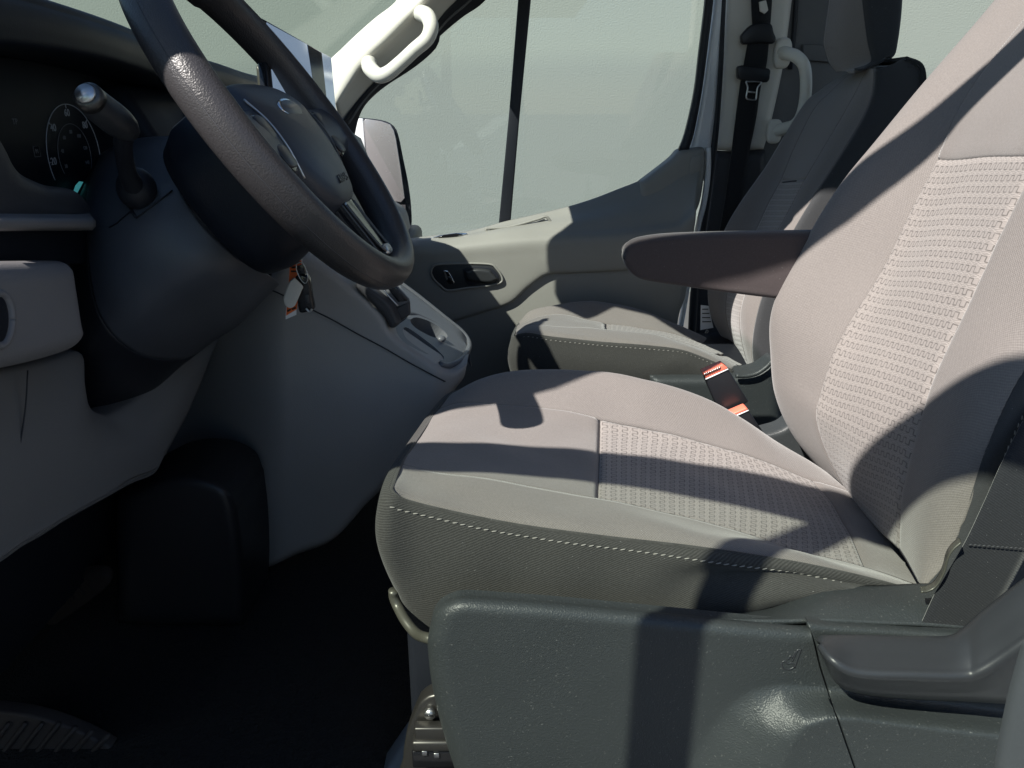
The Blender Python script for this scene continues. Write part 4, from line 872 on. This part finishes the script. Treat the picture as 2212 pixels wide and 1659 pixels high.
# ------------------------------------------------------------------ steering wheel
wc = np.array([-.247, .889, .729]); rk = .6065; yw = .015
wn_ = np.array([math.cos(rk)*math.cos(yw), math.cos(rk)*math.sin(yw), math.sin(rk)]); wb = np.array([-math.sin(yw), math.cos(yw), 0]); wa = np.cross(wn_, wb)
def WL(b, a, h): return wc+wb*b+wa*a+wn_*h
sw_ = thing('steering_wheel', wc, 'black leather steering wheel with airbag pad in front of the driver seat', 'steering wheel')
def ring(R, rr, rh, na=160, nb_=20, c=(0, 0)):
    V = []
    for i in range(na):
        t = 2*math.pi*i/na
        bul = 1+.10*math.exp(-((math.degrees(t)-62) % 360-0)**2/400)+.10*math.exp(-((math.degrees(t)-118))**2/400)
        for k in range(nb_):
            p_ = 2*math.pi*k/nb_
            r_ = R+rr*math.cos(p_)*bul; h = rh*math.sin(p_)*bul
            V.append(WL(r_*math.cos(t), r_*math.sin(t), h))
    return V, gfaces(na, nb_, True, True)
V, Fq = ring(.195, .0165, .0215); mesh('rim', V, Fq, M['wheel'], sw_)
V, Fq = ring(.195+.0166, .0005, .0007, nb_=6); mesh('rim_seam', [v for v in V], Fq, M['fascia'], sw_)
def loft_local(name, secs, mat, parent, capa=True, pw=2.6, n=40):
    """secs: (b0,a0,h, rb, ra) superellipse rings in wheel coordinates"""
    V = []
    for b0, a0, h, rb, ra in secs:
        for k in range(n):
            t = 2*math.pi*k/n; c, s = math.cos(t), math.sin(t)
            V.append(WL(b0+rb*np.sign(c)*abs(c)**(2/pw), a0+ra*np.sign(s)*abs(s)**(2/pw), h))
    F = gfaces(len(secs), n, False, True)
    if capa: F += [tuple(range(n)), tuple(range((len(secs)-1)*n, len(secs)*n))[::-1]]
    return mesh(name, V, F, mat, parent)
# airbag pad: outline rings from the rim of the pad to its crown
po = [(-.104, .012), (-.100, .036), (-.088, .050), (-.05, .056), (0, .058), (.05, .056), (.088, .050), (.100, .036), (.104, .012), (.104, -.018), (.098, -.045), (.082, -.072), (.06, -.092), (.035, -.103), (0, -.107), (-.035, -.103), (-.06, -.092), (-.082, -.072), (-.098, -.045), (-.104, -.018), (-.104, .012)]
po = spl(po, 90)[:-1]; pcn = np.array([0, -.022])
def padring(sc_, h): return [WL(*(pcn+(q-pcn)*sc_), h-.9*max(0, q[1]*sc_-.02)**1.15*.55) for q in po]
prs = [padring(1.0, -.035), padring(1.01, -.016), padring(1.0, -.004), padring(.97, .003), padring(.92, .0075), padring(.8, .0115), padring(.6, .0145), padring(.3, .0165), padring(.02, .017)]
V = np.concatenate(prs); mesh('airbag_pad', V, gfaces(len(prs), len(po), False, True)+[tuple(range((len(prs)-1)*len(po), len(prs)*len(po)))], M['pad'], sw_)
em = loft_local('emblem', [(0, .010, .004, .040, .0125), (0, .010, .0152, .040, .0125), (0, .010, .0158, .038, .0115)], M['chrome'], sw_, pw=2.0)
loft_local('emblem_face', [(0, .010, .0156, .0365, .0100), (0, .010, .0164, .0355, .0095)], M['shroud'], em, pw=2.0)
text('airbag_lettering', 'AIRBAG', WL(.004, -.079, .0140), wb, wa+wn_*.10, .0135, M['lever'], sw_, ext=.0008)
# back housing, spokes
loft_local('hub_back', [(0, -.02, -.012, .085, .06), (0, -.024, -.022, .094, .076), (0, -.027, -.05, .099, .092), (0, -.03, -.09, .098, .094), (0, -.032, -.112, .088, .086), (0, -.032, -.118, .07, .07)], M['dash'], sw_)
for s in (-1, 1):
    A_ = [WL(s*.085, .022, -.004), WL(s*.12, .018, -.002), WL(s*.15, .016, .0), WL(s*.185, .016, .002)]
    B_s = [WL(s*.085, -.058, -.004), WL(s*.12, -.05, -.002), WL(s*.15, -.046, .0), WL(s*.185, -.05, .002)]
    rowsS = []
    for k in range(13):
        t = 2*math.pi*k/12; rowsS.append([(x+y)/2+(x-y)/2*math.cos(t)+wn_*(.013*math.sin(t)) for x, y in zip(A_, B_s)])
    sp_ = surf('spoke', rowsS, M['pad'], sw_, n=(30, 24), solid=.001)
    bm_ = loft_local('button_panel', [(s*.124, -.022, -.004, .018, .032), (s*.124, -.022, .0075, .018, .032), (s*.124, -.022, .0090, .016, .029)], M['gloss'], sp_, pw=3.5)
    for a_ in (-.002, -.034):
        loft_local('wheel_button', [(s*.124, a_-.004, .0080, .0150, .0125), (s*.124, a_-.004, .0105, .0150, .0125), (s*.124, a_-.004, .0115, .0135, .011)], M['lever'], sp_, pw=4)
    tube('chrome_trim', [WL(s*.100, .028, .004), WL(s*.099, .0, .010), WL(s*.1005, -.03, .0105), WL(s*.098, -.062, .004)], .0011, M['darksteel'] if s > 0 else M['steel'], sp_, n=30, seg=8)
tube('button_trim', [WL(.110, -.022, .0098), WL(.138, -.022, .0098)], .0016, M['steel'], sw_, n=4, seg=8, smoothpath=False)
# lower spoke with satin frame
lsA = [(-.028, -.098), (-.026, -.125), (-.024, -.15), (-.023, -.178)]
lsrow = []
for hh, sc_ in ((-.016, .7), (-.012, 1), (-.002, 1), (.003, .86), (.003, -.86), (-.002, -1), (-.012, -1), (-.016, -.7)):
    lsrow.append([WL(x*-sc_, y, hh) for x, y in lsA])
ls_ = surf('lower_spoke', lsrow, M['gloss'], sw_, n=(24, 16), solid=.001)
fr_ = [WL(-.021, -.105, .0035), WL(-.020, -.14, .0045), WL(-.018, -.166, .006), (WL(-.010, -.1725, .0065)), WL(.010, -.1725, .0065), WL(.018, -.166, .006), WL(.020, -.14, .0045), WL(.021, -.105, .0035)]
tube('spoke_frame', fr_, .0020, M['darksteel'], ls_, n=60, seg=10)
loft_local('spoke_tip', [(0, -.170, .004, .018, .007), (0, -.171, .0085, .016, .0055)], M['steel'], ls_, pw=3)

# ------------------------------------------------------------------ steering column and stalks
sc_t = thing('steering_column', P(330, 560, .9), 'dark steering column cowl with indicator stalk behind the wheel', 'steering column')
c_rows = [
    PP([(395, 300, 1.0), (372, 345, .90), (392, 418, .845), (440, 490, .83), (510, 555, .85), (575, 590, .92), (600, 610, 1.04)]),
    PP([(330, 300, 1.02), (300, 345, .92), (318, 430, .838), (370, 520, .815), (450, 595, .83), (530, 635, .92), (560, 650, 1.05)]),
    PP([(270, 310, 1.05), (240, 375, .93), (252, 465, .838), (300, 575, .81), (380, 650, .83), (470, 690, .93), (510, 700, 1.06)]),
    PP([(230, 330, 1.08), (205, 400, .95), (205, 500, .85), (240, 650, .815), (320, 730, .845), (410, 745, .95), (450, 740, 1.07)]),
    PP([(205, 350, 1.12), (180, 430, .98), (172, 540, .875), (180, 720, .84), (240, 810, .87), (330, 830, .97), (380, 800, 1.1)]),
    PP([(185, 360, 1.16), (165, 450, 1.02), (158, 580, .92), (150, 780, .90), (190, 910, .93), (290, 905, 1.03), (350, 860, 1.14)]),
]
surf('cowl', c_rows, M['shroud'], sc_t, n=(50, 60), rng_=(0, 3.35, 0, 6), solid=.003)
surf('cowl_shaded_part', c_rows, M['seal'], sc_t, n=(30, 60), rng_=(3.35, 5, 0, 6), solid=.003)  # lower part of the same cowl, coloured black for the shade on it
def on_surf(ctrl, pts, lift):      # thin joints and openings lie on the surface they belong to
    C_ = np.asarray(ctrl, float); Gc = sgrid(C_, 0, C_.shape[0]-1, 0, C_.shape[1]-1, 100, 100).reshape(-1, 3)
    out = []
    for u, v in pts:
        r = _ray(u, v); r = r/np.linalg.norm(r); w = Gc-np.array([0, 0, CAM_Z]); t = w@r; d_ = np.linalg.norm(w-t[:, None]*r, axis=1)
        k = np.argsort(d_)[:4]; out.append(np.array([0, 0, CAM_Z])+r*(t[k].mean()-lift))
    return out
def on_plane(ctrl, pts, lift):     # a flat opening let into the surface
    q = np.array(on_surf(ctrl, pts, 0)); c0 = q.mean(0); nn_ = np.linalg.svd(q-c0)[2][2]; nn_ = nn_ if nn_[2] > 0 else -nn_; c0 = c0+nn_*lift; o = np.array([0, 0, CAM_Z])
    return [o+_ray(u, v)*(((c0-o)@nn_)/(_ray(u, v)@nn_)) for u, v in pts]
def on_cowl(pts, lift=.0062): return on_surf(c_rows, pts, lift)
tube('cowl_joint', on_cowl([(236, 491), (252, 482), (281, 457), (294, 471), (330, 444), (361, 420), (372, 411)]), .0009, M['seal'], sc_t, n=40, seg=6, smoothpath=False)
tube('cowl_gap', on_cowl([(256, 398), (266, 420), (280, 447), (293, 469)]), .0016, M['seal'], sc_t, n=20, seg=6)
# clips and slot below the cowl
plate('cowl_slot', PP([(552, 607), (586, 590), (578, 610), (562, 633), (531, 640)], 1.01), (0, .01, 0), M['seal'], sc_t, bevel=.001)
tube('slot_lip', PP([(531, 642), (548, 638), (567, 633)], 1.005), .002, M['knee'], sc_t, n=10, seg=8)
plate('cowl_clip', PP([(487, 669), (505, 655), (517, 652), (500, 672), (489, 674)], 1.0), (0, .01, 0), M['seal'], sc_t, bevel=.001)
# indicator stalk
kpts = PP([(196, 214, .705), (212, 230, .716), (240, 252, .732), (266, 272, .748), (284, 287, .760)])
stk = tube('indicator_stalk', kpts, [.0125, .0138, .0142, .0146, .0142, .0125, .0085], M['lever'], sc_t, n=40, seg=22)
tube('stalk_neck', PP([(272, 278, .755), (266, 310, .768), (270, 350, .79), (279, 382, .808), (290, 404, .822)]), [.0095, .0085, .0082, .0088, .011], M['seal'], stk, n=30, seg=18)
tdir = kpts[0]-kpts[1]; tdir /= np.linalg.norm(tdir)
tube('stalk_cap', [kpts[0]-tdir*.002, kpts[0]+tdir*.005, kpts[0]+tdir*.008], [.0128, .0126, .0095], M['darksteel'], stk, n=8, seg=24, smoothpath=False)
tube('stalk_button', [kpts[0]+tdir*.007, kpts[0]+tdir*.0105], [.0088, .0082], M['steel'], stk, n=4, seg=24, smoothpath=False)
blob('stalk_boot', P(295, 407, .832), (.020, .02, .022), M['seal'], sc_t)
tube('wiper_stalk', PP([(690, 345, .98), (712, 320, 1.03), (728, 305, 1.06), (740, 300, 1.08)]), [.007, .009, .0115, .0125, .010], M['shroud'], sc_t, n=30, seg=16)

# ------------------------------------------------------------------ centre console
con = thing('centre_console', P(850, 850, 1.1), 'dark grey centre console with cup holder tray between footwell and passenger side', 'console')
ct = [(470, 700), (520, 640), (575, 595), (640, 552), (700, 572), (751, 609), (798, 650), (829, 682), (846, 716), (900, 757), (952, 791), (975, 800), (1009, 785)]
cb = [(330, 1017), (380, 1017), (430, 1034), (475, 1066), (510, 1106), (538, 1150), (553, 1205), (572, 1227), (640, 1198), (720, 1165), (790, 1090), (830, 1050), (880, 985)]
cl2 = [(470, 700), (455, 760), (425, 835), (380, 920), (330, 1017)]
cr2 = [(1009, 785), (1002, 815), (985, 838), (955, 880), (920, 930), (880, 985)]
def yc(u, v): return 1.10+.16*(1-float(sm(u, 330, 620)))+.03*float(sm(u, 930, 1010))-.02*float(sm(v, 700, 1000))*float(sm(u, 500, 800))
coons('console_side', ct, cb, cl2, cr2, yc, M['console'], con, nu=60, nv=70, r=.012, depth=.05, hard=('left',))
def yj(u, v): return yc(u, v)-.0016
tube('console_joint', [P(u, v, yj(u, v)) for u, v in ((578, 623), (610, 637), (640, 651), (680, 672), (720, 692), (770, 720), (830, 752), (880, 781), (930, 808), (962, 824))], .0011, M['seal'], con, n=60, seg=6)
# tray on top: rim surface with cup hole and slot
tyy = lambda u, v: 1.0
tray_top = [(845, 719), (862, 702), (882, 690)]
tr_n = PP([(846, 718), (880, 743), (915, 765), (950, 786), (962, 789)], 1.115)
tr_m = PP([(868, 697), (900, 720), (935, 745), (972, 767), (990, 776)], 1.19)
tr_f = PP([(884, 690), (905, 683), (950, 702), (985, 724), (1004, 744)], 1.27)
tr_f2 = PP([(858, 607), (905, 642), (960, 686), (998, 717), (1012, 738)], 1.335)
tr_f3 = [q+np.array([.004, .01, -.05]) for q in tr_f2]
# flat tray floor with a slot and a cup recess cut into it
tA, tB_, tC = P(848, 716, 1.118), P(955, 788, 1.122), P(1000, 742, 1.26); tn = np.cross(tB_-tA, tC-tA); tn /= np.linalg.norm(tn); tn = tn if tn[2] > 0 else -tn
def TP_(u, v):
    r = _ray(u, v); o = np.array([0, 0, CAM_Z]); return o+r*(((tA-o)@tn)/(r@tn))
hole = [(870, 715), (873, 708), (881, 708), (905, 724), (935, 747), (957, 768), (958, 775), (950, 777), (915, 758), (880, 733)]
cup = [(886, 691), (894, 686), (908, 687), (930, 695), (952, 709), (966, 723), (964, 730), (950, 731), (930, 726), (905, 713), (890, 701)]
tout = [(842, 716), (858, 703), (876, 690), (884, 681), (905, 681), (950, 700), (985, 722), (1006, 742), (1012, 757), (994, 777), (964, 790), (950, 788), (915, 767), (880, 744)]
def closed(px, n): return spl([TP_(*q) for q in px+[px[0]]], n)[:-1]
lo_, lh, lc = [TP_(*q) for q in tout], closed(hole, 40), closed(cup, 40)
bm = bmesh.new(); loops = []
for L_ in (lo_, lh, lc):
    vs = [bm.verts.new(Vector([float(x) for x in q])) for q in L_]; loops.append(vs)
    for i in range(len(vs)): bm.edges.new((vs[i], vs[(i+1) % len(vs)]))
bmesh.ops.triangle_fill(bm, use_beauty=True, use_dissolve=False, edges=bm.edges[:])
for vs, dp in ((loops[0], .012), (loops[1], .03), (loops[2], .05)):
    lw = [bm.verts.new(v.co-Vector([float(x) for x in tn])*dp) for v in vs]
    for i in range(len(vs)): bm.faces.new((vs[i], vs[(i+1) % len(vs)], lw[(i+1) % len(vs)], lw[i]))
bmesh.ops.recalc_face_normals(bm, faces=bm.faces[:])
me = bpy.data.meshes.new('tray'); bm.to_mesh(me); bm.free(); me.materials.append(M['tray']); link(bpy.data.objects.new('tray', me), con)
plate('slot_bottom', [q-tn*.029 for q in lh], -tn*.002, M['seal'], con, bevel=0); plate('cup_bottom', [q-tn*.049 for q in lc], -tn*.002, M['seal'], con, bevel=0)
surf('tray_far_wall', [[TP_(*q)-tn*.002 for q in ((884, 681), (905, 681), (950, 700), (985, 722), (1006, 742))], tr_f2, tr_f3], M['tray'], con, n=(16, 30), solid=.003)
blob('cup_grip', TP_(952, 733)+tn*.001, (.008, .008, .006), M['tray'], con)
tube('tray_rim', PP([(858, 607, 1.335), (905, 642, 1.335), (960, 686, 1.335), (997, 716, 1.335), (1011, 736, 1.32), (1012, 755, 1.24), (995, 778, 1.17), (968, 790, 1.13), (950, 787, 1.115)]), .0048, M['tray'], con, n=60, seg=10)
# shifter housing
shf = thing('gear_selector', P(840, 650, 1.15), 'dark gear selector housing with slotted gate beside the key', 'gear selector')
coons('selector_side', [(770, 600), (800, 622), (840, 655), (858, 690), (862, 700)], [(770, 622), (800, 652), (830, 684), (842, 706), (852, 708)], [(770, 600), (770, 612), (770, 622)], [(862, 700), (858, 704), (852, 708)], 1.10, M['fascia'], shf, nu=20, nv=30, r=.006, depth=.04)
plate('selector_body', PP([(800, 588), (812, 620), (852, 666), (856, 664), (884, 650), (886, 680), (848, 706), (835, 690), (800, 648), (776, 622)], 1.13), (0, .012, 0), M['fascia'], shf, bevel=.006)
plate('gate_plate', PP([(812, 620), (826, 618), (853, 612), (884, 646), (885, 652), (859, 664), (852, 664)], 1.124), (0, .004, 0), M['tray'], shf, bevel=.002)
plate('gate_slot', PP([(834, 619), (852, 616), (881, 646), (880, 650), (860, 653)], 1.1225), (0, .003, 0), M['gloss'], shf, bevel=.001)
tube('gate_light', PP([(826, 622), (840, 640), (860, 661)], 1.122), .0012, M['steel'], shf, n=12, seg=6)

# ------------------------------------------------------------------ key and tags hanging below the wheel
ky = thing('ignition_key', P(650, 640, .965), 'black key fob with beige plastic tag hanging under the steering wheel', 'key')
yk = .965
plate('fob', spl(PP([(637, 597), (650, 593), (662, 597), (668, 612), (672, 640), (677, 668), (668, 673), (648, 676), (643, 660), (640, 630), (637, 597)], yk), 50)[:-1], (0, .014, 0), M['gloss'], ky, bevel=.004)
plate('fob_button', PP([(656, 636), (666, 636), (669, 655), (660, 657)], yk-.002), (0, .004, 0), M['lever'], ky, bevel=.0015)
tube('fob_ring', PP([(661, 666), (668, 673), (674, 668)], yk-.003), .0015, M['steel'], ky, n=12, seg=8)
plate('key_blade', PP([(640, 575), (656, 570), (660, 597), (644, 600)], yk+.004), (0, .004, 0), M['gloss'], ky, bevel=.001)
tube('key_ring', PP([(640, 570), (652, 568), (661, 582), (665, 600), (660, 612), (650, 604), (641, 585), (640, 570)], yk-.001), .0006, M['steel'], ky, n=50, seg=8)
plate('beige_tag', spl(PP([(636, 600), (655, 619), (652, 628), (642, 652), (636, 662), (627, 666), (617, 661), (613, 650), (614, 640), (624, 613), (636, 600)], yk-.006), 60)[:-1], (-.002, .005, 0), M['white'], ky, bevel=.0015)
ot = thing('orange_tag', P(636, 580, .985), 'orange paper tag with black print in a clear sleeve behind the key', 'tag')
plate('sleeve', PP([(627, 556), (653, 560), (652, 600), (640, 668), (640, 680), (617, 690), (617, 678), (624, 600)], .988), (0, .001, 0), M['clear'], ot, bevel=0, smooth=False)
plate('paper', PP([(627, 560), (651, 563), (649, 595), (641, 668), (618, 682), (619, 668), (624, 602)], .986), (0, .001, 0), M['orange'], ot, bevel=0, smooth=False)
for a, b in (((632, 570), (648, 566)), ((630, 578), (646, 576)), ((629, 586), (644, 586)), ((621, 672), (628, 669)), ((631, 668), (639, 665))):
    tube('tag_print', PP([a, b], .9855), .0012, M['ink'], ot, n=4, seg=5, smoothpath=False)

# ------------------------------------------------------------------ footwell
fw = thing('footwell_duct', P(450, 1200, 1.2), 'black plastic duct in the dark driver footwell left of the console', 'duct')
coons('duct_body', [(255, 1075), (340, 1030), (420, 1022), (490, 1048), (515, 1095)], [(255, 1345), (340, 1352), (440, 1353), (505, 1354), (528, 1345)], [(255, 1075), (250, 1200), (255, 1345)], [(515, 1095), (526, 1180), (531, 1280), (528, 1345)], .96, M['fascia_black'], fw, nu=30, nv=50, r=.022, depth=.12)
pd = thing('brake_pedal', P(130, 1300, 1.25), 'worn ribbed brake pedal in the dark footwell', 'pedal')
plate('pedal_pad', spl(PP([(45, 1290), (70, 1270), (150, 1250), (215, 1240), (240, 1255), (215, 1285), (130, 1345), (105, 1352), (60, 1320), (45, 1290)], .95), 40)[:-1], (0, .015, .008), M['pedal'], pd, bevel=.004)
for k in range(6): tube('pad_rib', PP([(78+k*22, 1287-k*5), (96+k*21, 1325-k*10)], .948), .0022, M['pedal'], pd, n=6, seg=8)
tube('pedal_arm', PP([(150, 1285, .965), (190, 1200, .99), (200, 1110, 1.02)]), .008, M['seal'], pd, n=10)
stp = thing('entry_step_mat', P(120, 1600, .72), 'dark ribbed rubber mat at the door step, bottom left', 'mat')
mt_o = [(-80, 1528), (0, 1538), (60, 1546), (130, 1566), (200, 1596), (265, 1636), (330, 1700), (330, 1780), (-80, 1780)]
plate('mat_sheet', PP(spl(mt_o[:7], 30).tolist()+mt_o[7:], .74), (0, .02, 0), M['rubber'], stp, bevel=.004)
for k in range(7):
    u = -40+k*36; tube('mat_rib', PP([(u+60, 1562+max(0, k-3)*8), (u-30, 1680)], .738), .003, M['rubber'], stp, n=6, seg=8)
